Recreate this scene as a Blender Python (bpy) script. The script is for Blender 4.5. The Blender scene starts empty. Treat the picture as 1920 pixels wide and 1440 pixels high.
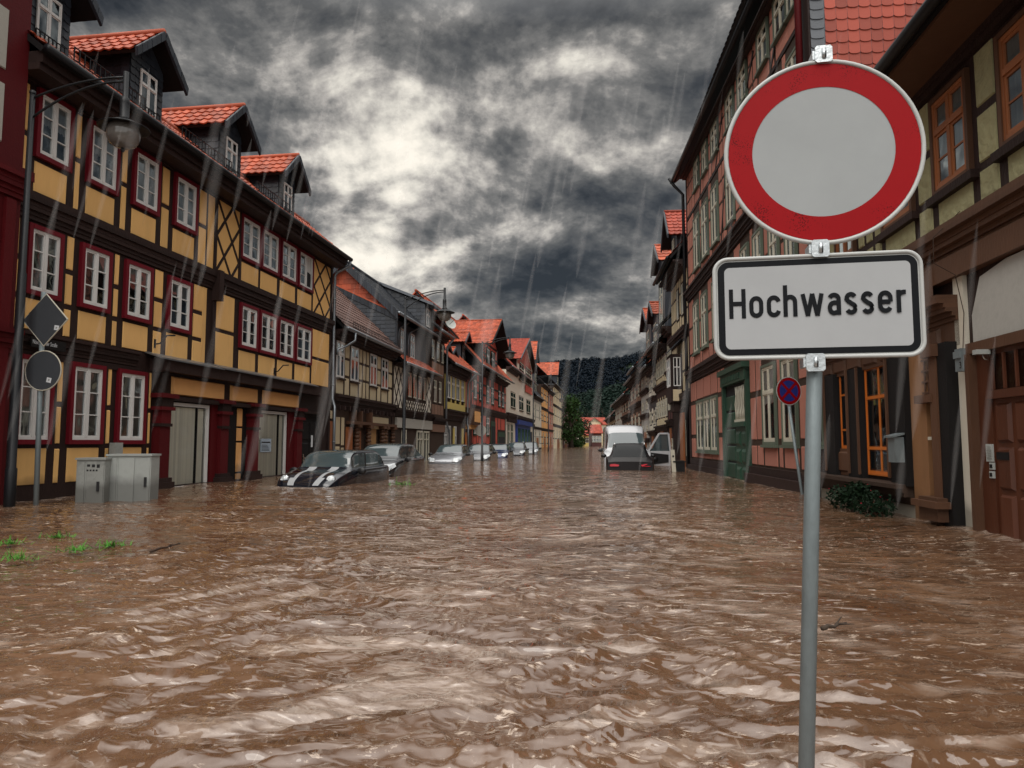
import bpy, bmesh, math, random
import numpy as np
from mathutils import Vector, Matrix, Euler
from math import radians, sin, cos, tan, atan, atan2, pi, hypot, sqrt
R = random.Random(7)
SC = bpy.context.scene
COL = SC.collection
# ---------------------------------------------------------------- camera maths
F = 1340.0; PT = atan(110/1340.0); CP, SP = cos(PT), sin(PT); CAMH = 1.0
def ray(px, py):
    a = (px-960)/F; b = (720-py)/F
    return Vector((a, CP-b*SP, SP+b*CP))
def atY(px, py, Y):
    r = ray(px, py); t = Y/r.y
    return Vector((r.x*t, Y, CAMH+r.z*t))
def atZ(px, py, z=0.0):
    r = ray(px, py); t = (z-CAMH)/r.z
    return Vector((r.x*t, r.y*t, z))
# ---------------------------------------------------------------- materials
MATS = {}
def nd(nt, t, **kw):
    n = nt.nodes.new(t)
    for k, v in kw.items():
        if k in n.inputs: n.inputs[k].default_value = v
        else: setattr(n, k, v)
    return n
def mat(name, col, rough=.7, var=.25, nscale=6, namt=.35, bump=.15, bscale=40, metal=0, spec=.4, col2=None, stretch=None, dirt=0.0, coat=0, bdist=.01, wet=False):
    if name in MATS: return MATS[name]
    m = bpy.data.materials.new(name); m.use_nodes = True; nt = m.node_tree; L = nt.links
    b = nt.nodes['Principled BSDF']
    b.inputs['Roughness'].default_value = rough; b.inputs['Metallic'].default_value = metal
    b.inputs['Specular IOR Level'].default_value = spec
    if coat: b.inputs['Coat Weight'].default_value = coat; b.inputs['Coat Roughness'].default_value = .05
    tc = nd(nt, 'ShaderNodeTexCoord'); mp = nd(nt, 'ShaderNodeMapping')
    if stretch: mp.inputs['Scale'].default_value = stretch
    L.new(tc.outputs['Object'], mp.inputs['Vector'])
    n1 = nd(nt, 'ShaderNodeTexNoise'); n1.inputs['Scale'].default_value = nscale; n1.inputs['Detail'].default_value = 6; n1.inputs['Roughness'].default_value = .65
    L.new(mp.outputs[0], n1.inputs['Vector'])
    at = nd(nt, 'ShaderNodeAttribute', attribute_name='var')
    # value = 1 + var*(attr-.5) + namt*(noise-.5)
    a1 = nd(nt, 'ShaderNodeMath', operation='MULTIPLY_ADD'); L.new(at.outputs['Fac'], a1.inputs[0]); a1.inputs[1].default_value = var; a1.inputs[2].default_value = 1-var/2-namt/2
    a2 = nd(nt, 'ShaderNodeMath', operation='MULTIPLY_ADD'); L.new(n1.outputs['Fac'], a2.inputs[0]); a2.inputs[1].default_value = namt*1.0; L.new(a1.outputs[0], a2.inputs[2])
    mx = nd(nt, 'ShaderNodeMix', data_type='RGBA'); mx.inputs[6].default_value = (*col, 1)
    c2 = col2 if col2 else tuple(c*.6 for c in col)
    mx.inputs[7].default_value = (*c2, 1)
    cr = nd(nt, 'ShaderNodeMapRange'); L.new(n1.outputs['Fac'], cr.inputs['Value']); cr.inputs['From Min'].default_value = .5; cr.inputs['From Max'].default_value = .72
    cr.inputs['To Max'].default_value = .8 if col2 else dirt
    L.new(cr.outputs[0], mx.inputs[0])
    hs = nd(nt, 'ShaderNodeHueSaturation'); L.new(mx.outputs[2], hs.inputs['Color']); L.new(a2.outputs[0], hs.inputs['Value'])
    if wet:
        # wet, silt-stained band the flood has left just above the water line
        ge = nd(nt, 'ShaderNodeNewGeometry'); sz = nd(nt, 'ShaderNodeSeparateXYZ'); L.new(ge.outputs['Position'], sz.inputs[0])
        nw = nd(nt, 'ShaderNodeTexNoise'); nw.inputs['Scale'].default_value = 2.2; nw.inputs['Detail'].default_value = 4; L.new(ge.outputs['Position'], nw.inputs['Vector'])
        zz = nd(nt, 'ShaderNodeMath', operation='MULTIPLY_ADD'); L.new(nw.outputs['Fac'], zz.inputs[0]); zz.inputs[1].default_value = -.42; L.new(sz.outputs['Z'], zz.inputs[2])
        wr = nd(nt, 'ShaderNodeMapRange'); L.new(zz.outputs[0], wr.inputs[0]); wr.inputs[1].default_value = .02; wr.inputs[2].default_value = .20; wr.inputs[3].default_value = .85; wr.inputs[4].default_value = 0
        wm = nd(nt, 'ShaderNodeMix', data_type='RGBA'); L.new(wr.outputs[0], wm.inputs[0]); L.new(hs.outputs[0], wm.inputs[6]); k_ = .4; wm.inputs[7].default_value = (col[0]*k_+.01, col[1]*k_+.006, col[2]*k_+.003, 1)
        L.new(wm.outputs[2], b.inputs['Base Color'])
    else: L.new(hs.outputs[0], b.inputs['Base Color'])
    if bump:
        n2 = nd(nt, 'ShaderNodeTexNoise'); n2.inputs['Scale'].default_value = bscale; n2.inputs['Detail'].default_value = 5
        L.new(mp.outputs[0], n2.inputs['Vector'])
        bp = nd(nt, 'ShaderNodeBump'); bp.inputs['Strength'].default_value = bump; bp.inputs['Distance'].default_value = bdist
        L.new(n2.outputs['Fac'], bp.inputs['Height']); L.new(bp.outputs[0], b.inputs['Normal'])
    MATS[name] = m; return m
def glassmat(name, tint, base=.35, tr=(.5,.5,.5)):
    m = bpy.data.materials.new(name); m.use_nodes = True; nt = m.node_tree; L = nt.links
    nt.nodes.remove(nt.nodes['Principled BSDF']); out = nt.nodes['Material Output']
    t = nd(nt, 'ShaderNodeBsdfTransparent'); t.inputs[0].default_value = (*tr, 1)
    g = nd(nt, 'ShaderNodeBsdfGlossy'); g.inputs['Color'].default_value = (*tint, 1); g.inputs['Roughness'].default_value = .03
    fr = nd(nt, 'ShaderNodeFresnel'); fr.inputs[0].default_value = 1.6 if base > .04 else 1.25
    ad = nd(nt, 'ShaderNodeMath', operation='ADD', use_clamp=True); ad.inputs[1].default_value = base; L.new(fr.outputs[0], ad.inputs[0])
    tc = nd(nt, 'ShaderNodeTexCoord'); n = nd(nt, 'ShaderNodeTexNoise'); n.inputs['Scale'].default_value = 1.7; n.inputs['Detail'].default_value = 1
    L.new(tc.outputs['Object'], n.inputs['Vector'])
    bp = nd(nt, 'ShaderNodeBump'); bp.inputs['Strength'].default_value = .25; bp.inputs['Distance'].default_value = .05
    L.new(n.outputs['Fac'], bp.inputs['Height']); L.new(bp.outputs[0], g.inputs['Normal'])
    mx = nd(nt, 'ShaderNodeMixShader'); L.new(ad.outputs[0], mx.inputs[0]); L.new(t.outputs[0], mx.inputs[1]); L.new(g.outputs[0], mx.inputs[2])
    L.new(mx.outputs[0], out.inputs[0]); MATS[name] = m; return m
M = {}
M['yellow'] = mat('ochre_plaster', (.74,.435,.155), .8, .16, 2.2, .50, .5, 30, dirt=.35, wet=True, stretch=(1,1,.22))
M['ochre2'] = mat('orange_ochre_plaster', (.70,.36,.13), .8, .1, 2.5, .3, .2, 60, dirt=.25, wet=True)
M['timber'] = mat('dark_brown_timber', (.026,.014,.012), .6, .5, 8, .6, .4, 30, stretch=(1,1,.4), bdist=.02, spec=.22)
M['timber_red'] = mat('dark_red_timber', (.085,.005,.007), .55, .3, 5, .3, .3, 30, spec=.2)
M['timber2'] = mat('weathered_timber', (.045,.028,.020), .7, .4, 8, .5, .4, 30, stretch=(1,1,.4), spec=.2)
M['black'] = mat('black_timber', (.009,.008,.008), .65, .3, 6, .4, .3, 30, spec=.2)
M['trimred'] = mat('carmine_painted_wood', (.13,.005,.012), .5, .15, 4, .2, .1, 60, dirt=.2, spec=.25)
M['stripe'] = mat('silver_white_stripe', (.36,.37,.38), .3, .0, 5, .1, 0)
M['white'] = mat('white_painted_wood', (.62,.61,.59), .45, .06, 5, .12, .05, 60, dirt=.08)
M['cream'] = mat('cream_plaster', (.52,.43,.28), .85, .16, 3, .3, .4, 50, dirt=.3)
M['creamw'] = mat('pale_cream_wood', (.50,.47,.38), .5, .1, 5, .15, .1, 60, dirt=.1)
M['offwhite'] = mat('offwhite_plaster', (.62,.57,.47), .85, .06, 1.2, .25, .3, 50, dirt=.25, wet=True)
M['lemon'] = mat('lemon_plaster', (.58,.45,.14), .8, .08, 1.5, .15, .2, 50, dirt=.1)
M['redp'] = mat('red_plaster', (.50,.085,.055), .8, .12, 3, .2, .2, 50, dirt=.2)
M['pink'] = mat('salmon_plaster', (.40,.160,.115), .85, .18, 2.2, .5, .5, 30, dirt=.45, wet=True, stretch=(1,1,.25))
M['olive'] = mat('olive_plaster', (.33,.31,.17), .9, .14, 2.0, .5, 1.0, 7, dirt=.4, bdist=.05)
M['greyp'] = mat('grey_plaster', (.36,.34,.30), .85, .15, 3, .3, .3, 50, dirt=.3)
M['brownp'] = mat('brown_plaster', (.21,.115,.075), .85, .15, 3, .3, .3, 50, dirt=.3)
M['darkredt'] = mat('brown_red_timber', (.075,.022,.020), .6, .3, 6, .4, .3, 30)
M['slate'] = mat('blue_grey_slate', (.022,.027,.036), .42, .7, 4, .4, .3, 25)
M['slatel'] = mat('grey_slate', (.09,.10,.115), .5, .5, 4, .4, .3, 25)
M['tile'] = mat('orange_clay_tile', (.36,.070,.027), .6, .65, 3, .6, .25, 30, dirt=.25)
M['tile2'] = mat('red_clay_tile', (.31,.052,.028), .6, .55, 3, .3, .25, 30, dirt=.25)
M['tileb'] = mat('brown_clay_tile', (.12,.068,.055), .7, .4, 3, .4, .25, 30, dirt=.3)
M['metal'] = mat('dark_iron', (.008,.009,.011), .45, .1, 8, .2, .1, 50, spec=.3)
M['zinc'] = mat('zinc_sheet', (.23,.25,.27), .38, .15, 5, .3, .1, 40, metal=.75)
M['galv'] = mat('galvanised_steel', (.19,.225,.235), .5, .1, 14, .9, .25, 60, metal=.35, dirt=.6, stretch=(1,1,.35))
M['interior'] = mat('dark_interior', (.012,.012,.013), .9, .1, 2, .3, 0)  # near-black colour standing in for the shade inside rooms and openings
M['curtain'] = mat('net_curtain', (.55,.55,.53), .9, .3, 30, .4, 0, stretch=(1,1,.08))
M['greenwood'] = mat('dark_green_wood', (.018,.055,.034), .5, .25, 6, .4, .2, 40)
M['sagewood'] = mat('sage_green_wood', (.10,.125,.09), .6, .25, 6, .3, .2, 40, dirt=.3)
M['orangewood'] = mat('orange_stained_wood', (.50,.135,.02), .35, .2, 12, .4, .15, 30, stretch=(1,1,.2))
M['brownwood'] = mat('brown_stained_wood', (.27,.092,.032), .45, .3, 14, .5, .2, 30, stretch=(1,1,.2))
M['doorwood'] = mat('dark_door_wood', (.085,.026,.012), .4, .25, 14, .5, .2, 30, stretch=(1,1,.15))
M['carvedwood'] = mat('brown_moulded_wood', (.085,.038,.019), .55, .3, 10, .5, .3, 30, stretch=(1,1,.3))
M['tanwall'] = mat('tan_render', (.25,.120,.050), .8, .1, 2, .6, .3, 30, dirt=.6, wet=True, stretch=(1,1,.3))
M['bluewood'] = mat('blue_painted_wood', (.025,.05,.24), .4, .2, 6, .2, .1, 40)
M['stone'] = mat('pale_wet_stone', (.38,.37,.34), .7, .15, 5, .5, .3, 20, dirt=.5)
M['gcab'] = mat('grey_cabinet_paint', (.36,.38,.36), .55, .1, 4, .4, .1, 40, dirt=.6, wet=True)
M['gcab2'] = mat('dirty_grey_cabinet', (.29,.30,.28), .6, .1, 7, .7, .1, 40, dirt=.95, wet=True)
M['blind'] = mat('pale_vertical_blind', (.80,.79,.68), .7, .3, 1.2, .35, 0, dirt=.3)
M['paper'] = mat('white_paper', (.6,.62,.64), .8, .1, 4, .1, 0)
M['glass'] = glassmat('window_glass', (.70,.80,.86), .20, (.78,.80,.80))
M['glassd'] = glassmat('dark_window_glass', (.6,.68,.7), .0, (.95,.95,.94))
M['carglass'] = glassmat('car_glass', (.42,.52,.54), .45, (.20,.24,.24))
M['carglass'] = mat('car_window_glass', (.055,.075,.08), .06, .1, 2, .5, .12, 1.5, spec=.9, coat=.6, bdist=.05)
M['carglass_dark'] = mat('dark_car_glass', (.006,.007,.008), .14, .1, 2, .5, .12, 1.5, spec=.2, bdist=.05)
M['signback'] = mat('sign_back_grey', (.05,.055,.062), .5, 0, 6, .3, 0, spec=.3)
M['black_p'] = mat('black_plastic', (.012,.012,.013), .4, .1, 5, .2, 0)
M['chrome'] = mat('chrome', (.75,.77,.78), .12, .05, 5, .05, 0, metal=1)
M['lens'] = mat('headlight_lens', (.62,.66,.68), .1, .3, 30, .5, 0, spec=.8)
M['redlens'] = mat('red_tail_lens', (.38,.008,.02), .45, .3, 30, .4, 0, spec=.2)
# ---------------------------------------------------------------- mesh builder
WL = {}
class MB:
    def __init__(s): s.v = []; s.f = []; s.mi = []; s.va = []; s.sm = []
    def add(s, vs, fs, mi=0, var=None, smooth=False):
        o = len(s.v); s.v += [Vector(v) for v in vs]
        r = R.random() if var is None else var
        for f in fs:
            s.f.append([o+i for i in f]); s.mi.append(mi); s.va.append(r); s.sm.append(smooth)
    def build(s, name, mats, parent=None, origin=None):
        me = bpy.data.meshes.new(name)
        if origin is None: origin = WL[parent.name] if parent else Vector((0,0,0))
        me.from_pydata([tuple(v-origin) for v in s.v], [], s.f)
        if not isinstance(mats, (list, tuple)): mats = [mats]
        for m in mats: me.materials.append(m)
        me.polygons.foreach_set('material_index', s.mi)
        me.polygons.foreach_set('use_smooth', s.sm)
        a = me.attributes.new('var', 'FLOAT', 'FACE'); a.data.foreach_set('value', s.va)
        me.update()
        o = bpy.data.objects.new(name, me); COL.objects.link(o)
        WL[o.name] = origin.copy()
        if parent: o.parent = parent
        else: o.location = origin
        return o
    # axis-free hexahedron from 8 points (bottom ring 0-3, top ring 4-7)
    def hexa(s, p, mi=0, var=None):
        c = sum(p, Vector())/8
        fs = [(0,1,2,3),(4,7,6,5),(0,4,5,1),(1,5,6,2),(2,6,7,3),(3,7,4,0)]
        # outward orientation
        a, b, d = p[fs[0][0]], p[fs[0][1]], p[fs[0][2]]
        n = (b-a).cross(d-a)
        if n.dot(c-a) > 0: fs = [f[::-1] for f in fs]
        s.add(p, fs, mi, var)
    def box(s, x0, x1, y0, y1, z0, z1, mi=0, var=None):
        P = [Vector(q) for q in ((x0,y0,z0),(x1,y0,z0),(x1,y1,z0),(x0,y1,z0),(x0,y0,z1),(x1,y0,z1),(x1,y1,z1),(x0,y1,z1))]
        s.hexa(P, mi, var)
    def tube(s, pts, r, seg=8, mi=0, cap=True, smooth=True, var=None):
        pts = [Vector(p) for p in pts]; n = len(pts)
        rs = r if isinstance(r, (list, tuple)) else [r]*n
        vs = []; up = None
        for i in range(n):
            d = (pts[min(i+1,n-1)]-pts[max(i-1,0)]).normalized()
            if up is None:
                up = Vector((0,0,1)) if abs(d.z) < .9 else Vector((1,0,0))
            a = d.cross(up).normalized(); b = a.cross(d).normalized(); up = b
            for k in range(seg):
                t = 2*pi*k/seg; vs.append(pts[i]+(a*cos(t)+b*sin(t))*rs[i])
        fs = []
        for i in range(n-1):
            for k in range(seg):
                k2 = (k+1) % seg; fs.append((i*seg+k, (i+1)*seg+k, (i+1)*seg+k2, i*seg+k2))
        if cap: fs.append(tuple(range(seg))); fs.append(tuple(range((n-1)*seg, n*seg))[::-1])
        s.add(vs, fs, mi, var, smooth)
    def lathe(s, c, prof, seg=20, mi=0, smooth=True, axis=None, var=None):
        c = Vector(c); ax = (axis or Vector((0,0,1))).normalized()
        a = ax.cross(Vector((0,1,0)) if abs(ax.y) < .9 else Vector((1,0,0))).normalized(); b = ax.cross(a)
        vs = []; fs = []
        for r, h in prof:
            for k in range(seg):
                t = 2*pi*k/seg; vs.append(c+ax*h+(a*cos(t)+b*sin(t))*max(r,1e-4))
        for i in range(len(prof)-1):
            for k in range(seg):
                k2 = (k+1) % seg; fs.append((i*seg+k, i*seg+k2, (i+1)*seg+k2, (i+1)*seg+k))
        s.add(vs, fs, mi, var, smooth)
    def slab(s, O, a, b, n, W, Lh, t, mi=0, var=None):
        p = [O, O+a*W, O+a*W+b*Lh, O+b*Lh]
        s.hexa([q-n*t for q in p]+p, mi, var)
    def pantile(s, O, a, b, n, W, Lh, tw=.24, tl=.30, amp=.032, mi=0, sub=4):
        nx = max(1, round(W/tw)); tw = W/nx; ny = max(1, round(Lh/tl)); tl = Lh/ny
        flip = a.cross(b).dot(n) < 0
        prof = [amp*(.5+.5*cos(2*pi*(k/sub)))**1.3 for k in range(sub+1)]
        for j in range(ny):
            for i in range(nx):
                vs = []; jit = R.uniform(-.004, .004)
                for k in range(sub+1):
                    x = (i+k/sub)*tw; h = prof[k]
                    vs.append(O+a*x+b*(j*tl-.02)+n*(h+.005+jit))
                for k in range(sub+1):
                    x = (i+k/sub)*tw; h = prof[k]
                    vs.append(O+a*x+b*(j*tl-.02)+n*(h+.038+jit))
                for k in range(sub+1):
                    x = (i+k/sub)*tw; h = prof[k]
                    vs.append(O+a*x+b*((j+1)*tl)+n*(h+.004))
                m = sub+1; fs = []
                for k in range(sub):
                    fs.append((k, k+1, m+k+1, m+k)); fs.append((m+k, m+k+1, 2*m+k+1, 2*m+k))
                if flip: fs = [f[::-1] for f in fs]
                s.add(vs, fs, mi)
    def shingles(s, O, a, b, n, W, Lh, tw=.2, tl=.2, mi=0, rnd=True, th=.012, clip=None):
        """overlapping beaver-tail tiles or slates; clip(x,y)->bool keeps a tile"""
        nx = max(1, round(W/tw)); tw = W/nx; ny = max(1, round(Lh/tl)); tl = Lh/ny
        flip = a.cross(b).dot(n) < 0
        for j in range(ny):
            off = 0 if rnd else (.5 if j % 2 else 0)
            for i in range(nx+(1 if off else 0)):
                x0 = max(0, (i-off)*tw)+.003; x1 = min(W, (i-off+1)*tw)-.003
                if x1-x0 < .02: continue
                if clip and not clip((x0+x1)/2, (j+.5)*tl): continue
                y0 = j*tl; y1 = (j+1)*tl+.01; w = x1-x0; h0 = th*1.9+R.uniform(-.002, .002)
                if rnd: pr = [(0, .28), (.12, .1), (.32, .015), (.5, 0), (.68, .015), (.88, .1), (1, .28)]
                else: pr = [(0, 0), (1, 0)]
                fr = [(x0+w*p, y0-.02+q*tl*.55) for p, q in pr]
                k = len(fr); vs = [O+a*x+b*y+n*(h0-th) for x, y in fr]+[O+a*x+b*y+n*h0 for x, y in fr]
                vs += [O+a*x1+b*y1+n*.003, O+a*x0+b*y1+n*.003]
                fs = [(i2, i2+1, k+i2+1, k+i2) for i2 in range(k-1)]+[tuple(range(k, 2*k))+(2*k, 2*k+1)]
                if flip: fs = [f[::-1] for f in fs]
                s.add(vs, fs, mi)
def tag(o, label=None, cat=None, group=None, kind=None):
    if label: o['label'] = label
    if cat: o['category'] = cat
    if group: o['group'] = group
    if kind: o['kind'] = kind
    return o
def thing(name, label, cat, loc, rotz=0, group=None):
    o = bpy.data.objects.new(name, None); COL.objects.link(o); o.location = loc; o.rotation_euler = (0,0,rotz)
    o.empty_display_size = .2
    WL[o.name] = Vector(loc) if rotz == 0 and True else Vector((0,0,0))
    return tag(o, label, cat, group)
def copy_tree(o, parent=None):
    c = o.copy(); COL.objects.link(c)
    if parent: c.parent = parent
    for ch in list(o.children): copy_tree(ch, c)
    return c
# ---------------------------------------------------------------- facades
class Fac:
    shear = 0.0
    def __init__(s, xa, ya, xb, yb, side):
        A = atY(xa, 830, ya); B = atY(xb, 830, yb); s.A = Vector((A.x, A.y, 0))
        d = Vector((B.x-A.x, B.y-A.y, 0)); s.W = d.length; s.u = d.normalized(); s.side = side
        s.n = Vector((s.u.y, -s.u.x, 0))
        if s.n.x*side < 0: s.n = -s.n
    def hit(s, px, py, o=0):
        r = ray(px, py); a = s.A+s.n*o
        t = a.dot(s.n)/(r.x*s.n.x+r.y*s.n.y)
        p = Vector((r.x*t, r.y*t, 0)); return (p-a).dot(s.u), CAMH+r.z*t
    def U(s, px, py, o=0): return s.hit(px, py, o)[0]
    def P(s, u, z, o=0): return s.A+s.u*u+s.n*o+Vector((0,0,z+s.shear*u*max(0,(z-7)/4.5)))
    def box(s, mb, u0, u1, z0, z1, o0, o1, mi=0, var=None):
        mb.hexa([s.P(u0,z0,o0), s.P(u1,z0,o0), s.P(u1,z0,o1), s.P(u0,z0,o1), s.P(u0,z1,o0), s.P(u1,z1,o0), s.P(u1,z1,o1), s.P(u0,z1,o1)], mi, var)
    def panel(s, mb, u0, u1, z0, z1, o0=0.0, t=.018, ch=.012, mi=0, var=None):
        if u1-u0 < .03 or z1-z0 < .03: return
        b = [s.P(u,z,o0) for u,z in ((u0,z0),(u1,z0),(u1,z1),(u0,z1))]
        j = lambda: R.uniform(-.006,.006)
        f = [s.P(u,z,o0+t) for u,z in ((u0+ch+j(),z0+ch+j()),(u1-ch+j(),z0+ch+j()),(u1-ch+j(),z1-ch+j()),(u0+ch+j(),z1-ch+j()))]
        fs = [(4,5,6,7),(0,1,5,4),(1,2,6,5),(2,3,7,6),(3,0,4,7)]
        nn = (b[1]-b[0]).cross(b[2]-b[0])
        if nn.dot(s.n) < 0: fs = [q[::-1] for q in fs]
        mb.add(b+f, fs, mi, var)
    def beam(s, mb, u0, z0, u1, z1, w, o0, o1, mi=0):
        d = Vector((u1-u0, z1-z0)); d.normalize(); q = Vector((-d.y, d.x))*(w/2)
        pts = [(u0+q.x,z0+q.y),(u1+q.x,z1+q.y),(u1-q.x,z1-q.y),(u0-q.x,z0-q.y)]
        mb.hexa([s.P(u,z,o0) for u,z in pts]+[s.P(u,z,o1) for u,z in pts], mi)
    def lattice(s, mb, u0, u1, z0, z1, nx, nz, w=.07, o0=.0, o1=.03, mi=0):
        """crossing diagonal beams clipped to the rectangle; nx,nz diamonds"""
        W, H = u1-u0, z1-z0; k = (H/nz)/(W/nx); layer = 0
        for sg in (1, -1):
            oo = .003 if sg > 0 else 0
            i = -nz*2-nx
            for i in range(-int(nz)-2, int(nx+nz)+3):
                # line passes (x= i*W/nx, z=0) with slope sg*k
                xs = i*W/nx
                # param x -> z = sg*k*(x-xs)
                xa, xb = 0.0, W
                za, zb = sg*k*(xa-xs), sg*k*(xb-xs)
                def cl(x, z):
                    return x, z
                pts = []
                for (x, z) in ((xa, za), (xb, zb)):
                    if 0 <= z <= H: pts.append((x, z))
                for z in (0, H):
                    x = xs+z/(sg*k)
                    if 0 < x < W: pts.append((x, z))
                if len(pts) >= 2:
                    pts.sort(); a, b = pts[0], pts[-1]
                    if hypot(b[0]-a[0], b[1]-a[1]) > w*1.5:
                        s.beam(mb, u0+a[0], z0+a[1], u0+b[0], z0+b[1], w, o0, o1+oo, mi)
STY = {
 'red':   dict(trim='trimred', tw=.085, sash='white', kind='6', o=.075),
 'whiteT': dict(trim='white', tw=.0, sash='white', kind='T', o=.05),
 'sageT': dict(trim='sagewood', tw=.07, sash='creamw', kind='T', o=.06),
 'greenT': dict(trim='greenwood', tw=.06, sash='white', kind='T', o=.05),
 'cream6': dict(trim='timber2', tw=.04, sash='creamw', kind='6', o=.04),
 'creamT': dict(trim='timber2', tw=.03, sash='creamw', kind='T', o=.04),
 'far': dict(trim=None, tw=0, sash='creamw', kind='T', o=.04),
 'orange': dict(trim='carvedwood', tw=.06, sash='brownwood', kind='TC', o=.06),
 'orange2': dict(trim='orangewood', tw=.03, sash='orangewood', kind='TS', o=.03, fws=.7),
}
def window(f, parent, u0, u1, z0, z1, sty='red', curtain=False, openc=False, ob=0.0, label=None, sill=None):
    S = STY[sty]; tw = S['tw']; o = S['o']; near = True
    w = MB(); name = 'window'
    a0, a1, b0, b1 = u0, u1, z0, z1
    if tw > 0:
        f.box(w, a0, a0+tw, b0, b1, ob, ob+o); f.box(w, a1-tw, a1, b0, b1, ob, ob+o)
        f.box(w, a0+tw, a1-tw, b1-tw, b1, ob, ob+o+.004); f.box(w, a0+tw, a1-tw, b0, b0+tw, ob, ob+o+.004)
        a0 += tw; a1 -= tw; b0 += tw; b1 -= tw
    # dark board behind the glass, its colour standing in for an unlit room
    f.box(w, a0, a1, b0, b1, ob-.03, ob+.004, 1)
    if sill: f.box(w, u0-.03, u1+.03, z0-.07, z0-.002, ob, ob+o+.05, 2)
    wo = w.build(name, [M[S['trim']] if S['trim'] else M[S['sash']], M['interior'], M[sill] if sill else M['black']], parent)
    if label: wo['label'] = label
    W = a1-a0; H = b1-b0; fo = o*.72
    fr = MB(); fw = min(.05, W*.06)*S.get('fws', 1)
    f.box(fr, a0, a0+fw, b0, b1, ob+.006, ob+fo); f.box(fr, a1-fw, a1, b0, b1, ob+.006, ob+fo)
    f.box(fr, a0+fw, a1-fw, b1-fw, b1, ob+.006, ob+fo+.002); f.box(fr, a0+fw, a1-fw, b0, b0+fw*1.2, ob+.006, ob+fo+.002)
    c = (a0+a1)/2; cw = fw*1.5; ib0, ib1 = b0+fw*1.2, b1-fw
    k = S['kind']
    def casement(x0, x1, y0, y1, rows, oo=0):
        cf = fw*.68
        f.box(fr, x0, x0+cf, y0, y1, ob+.01, ob+fo-.008+oo); f.box(fr, x1-cf, x1, y0, y1, ob+.01, ob+fo-.008+oo)
        f.box(fr, x0+cf, x1-cf, y0, y0+cf, ob+.01, ob+fo-.007+oo); f.box(fr, x0+cf, x1-cf, y1-cf, y1, ob+.01, ob+fo-.007+oo)
        for i in range(1, rows):
            zz = y0+(y1-y0)*i/rows; f.box(fr, x0+cf, x1-cf, zz-.011, zz+.011, ob+.012, ob+fo-.012+oo)
    if k == '6':
        f.box(fr, c-cw/2, c+cw/2, ib0, ib1, ob+.007, ob+fo+.006)
        casement(a0+fw, c-cw/2, ib0, ib1, 3)
        if not openc: casement(c+cw/2, a1-fw, ib0, ib1, 3)
    elif k in ('T', 'TC'):
        zt = ib0+(ib1-ib0)*.66
        f.box(fr, a0+fw, a1-fw, zt-fw*.7, zt+fw*.7, ob+.007, ob+fo+.012)
        f.box(fr, c-cw/2, c+cw/2, ib0, zt-fw*.7, ob+.007, ob+fo+.006); f.box(fr, c-cw/2, c+cw/2, zt+fw*.7, ib1, ob+.007, ob+fo+.006)
        casement(a0+fw, c-cw/2, ib0, zt-fw*.7, 2 if k == 'TC' else 1); casement(c+cw/2, a1-fw, ib0, zt-fw*.7, 2 if k == 'TC' else 1)
        casement(a0+fw, c-cw/2, zt+fw*.7, ib1, 1); casement(c+cw/2, a1-fw, zt+fw*.7, ib1, 1)
    elif k == 'TS':
        zt = ib0+(ib1-ib0)*.72; zb = ib0+(ib1-ib0)*.22
        for q in (zt, zb): f.box(fr, a0+fw, a1-fw, q-fw*.7, q+fw*.7, ob+.007, ob+fo+.012)
        ys = [ib0, zb-fw*.7, zb+fw*.7, zt-fw*.7, zt+fw*.7, ib1]
        for i in (0, 2, 4):
            f.box(fr, c-cw/2, c+cw/2, ys[i], ys[i+1], ob+.007, ob+fo+.006)
            casement(a0+fw, c-cw/2, ys[i], ys[i+1], 1); casement(c+cw/2, a1-fw, ys[i], ys[i+1], 1)
    fr.build('frame', M[S['sash']], wo)
    p = MB(); e = .5*fw
    x1 = a1-e if not openc else c
    q = [f.P(a0+e,b0+e,ob+.02), f.P(x1,b0+e,ob+.02), f.P(x1,b1-e,ob+.02), f.P(a0+e,b1-e,ob+.02)]
    if (q[1]-q[0]).cross(q[2]-q[0]).dot(f.n) < 0: q = q[::-1]
    p.add(q, [(0,1,2,3)]); p.build('pane', M['glass'] if sty != 'sageT' else M['glassd'], wo)
    if curtain:
        cm = MB(); ht = curtain if isinstance(curtain, float) else .45
        zb = b1-e-(b1-b0)*ht; n = 14
        for sd in ((a0+e, c-.02), (c+.02, a1-e)):
            vs = []
            for i in range(n+1):
                t = i/n; u = sd[0]+(sd[1]-sd[0])*t; oo = ob+.009+.003*sin(i*2.4); drop = .05*sin(t*pi)*(1 if sd[0] < c else 1)
                vs += [f.P(u, b1-e, oo), f.P(u, zb+drop+.015*sin(i*1.7), oo)]
            cm.add(vs, [(2*i, 2*i+1, 2*i+3, 2*i+2) for i in range(n)])
        cm.build('curtain', M['curtain'], wo)
    return wo
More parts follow.
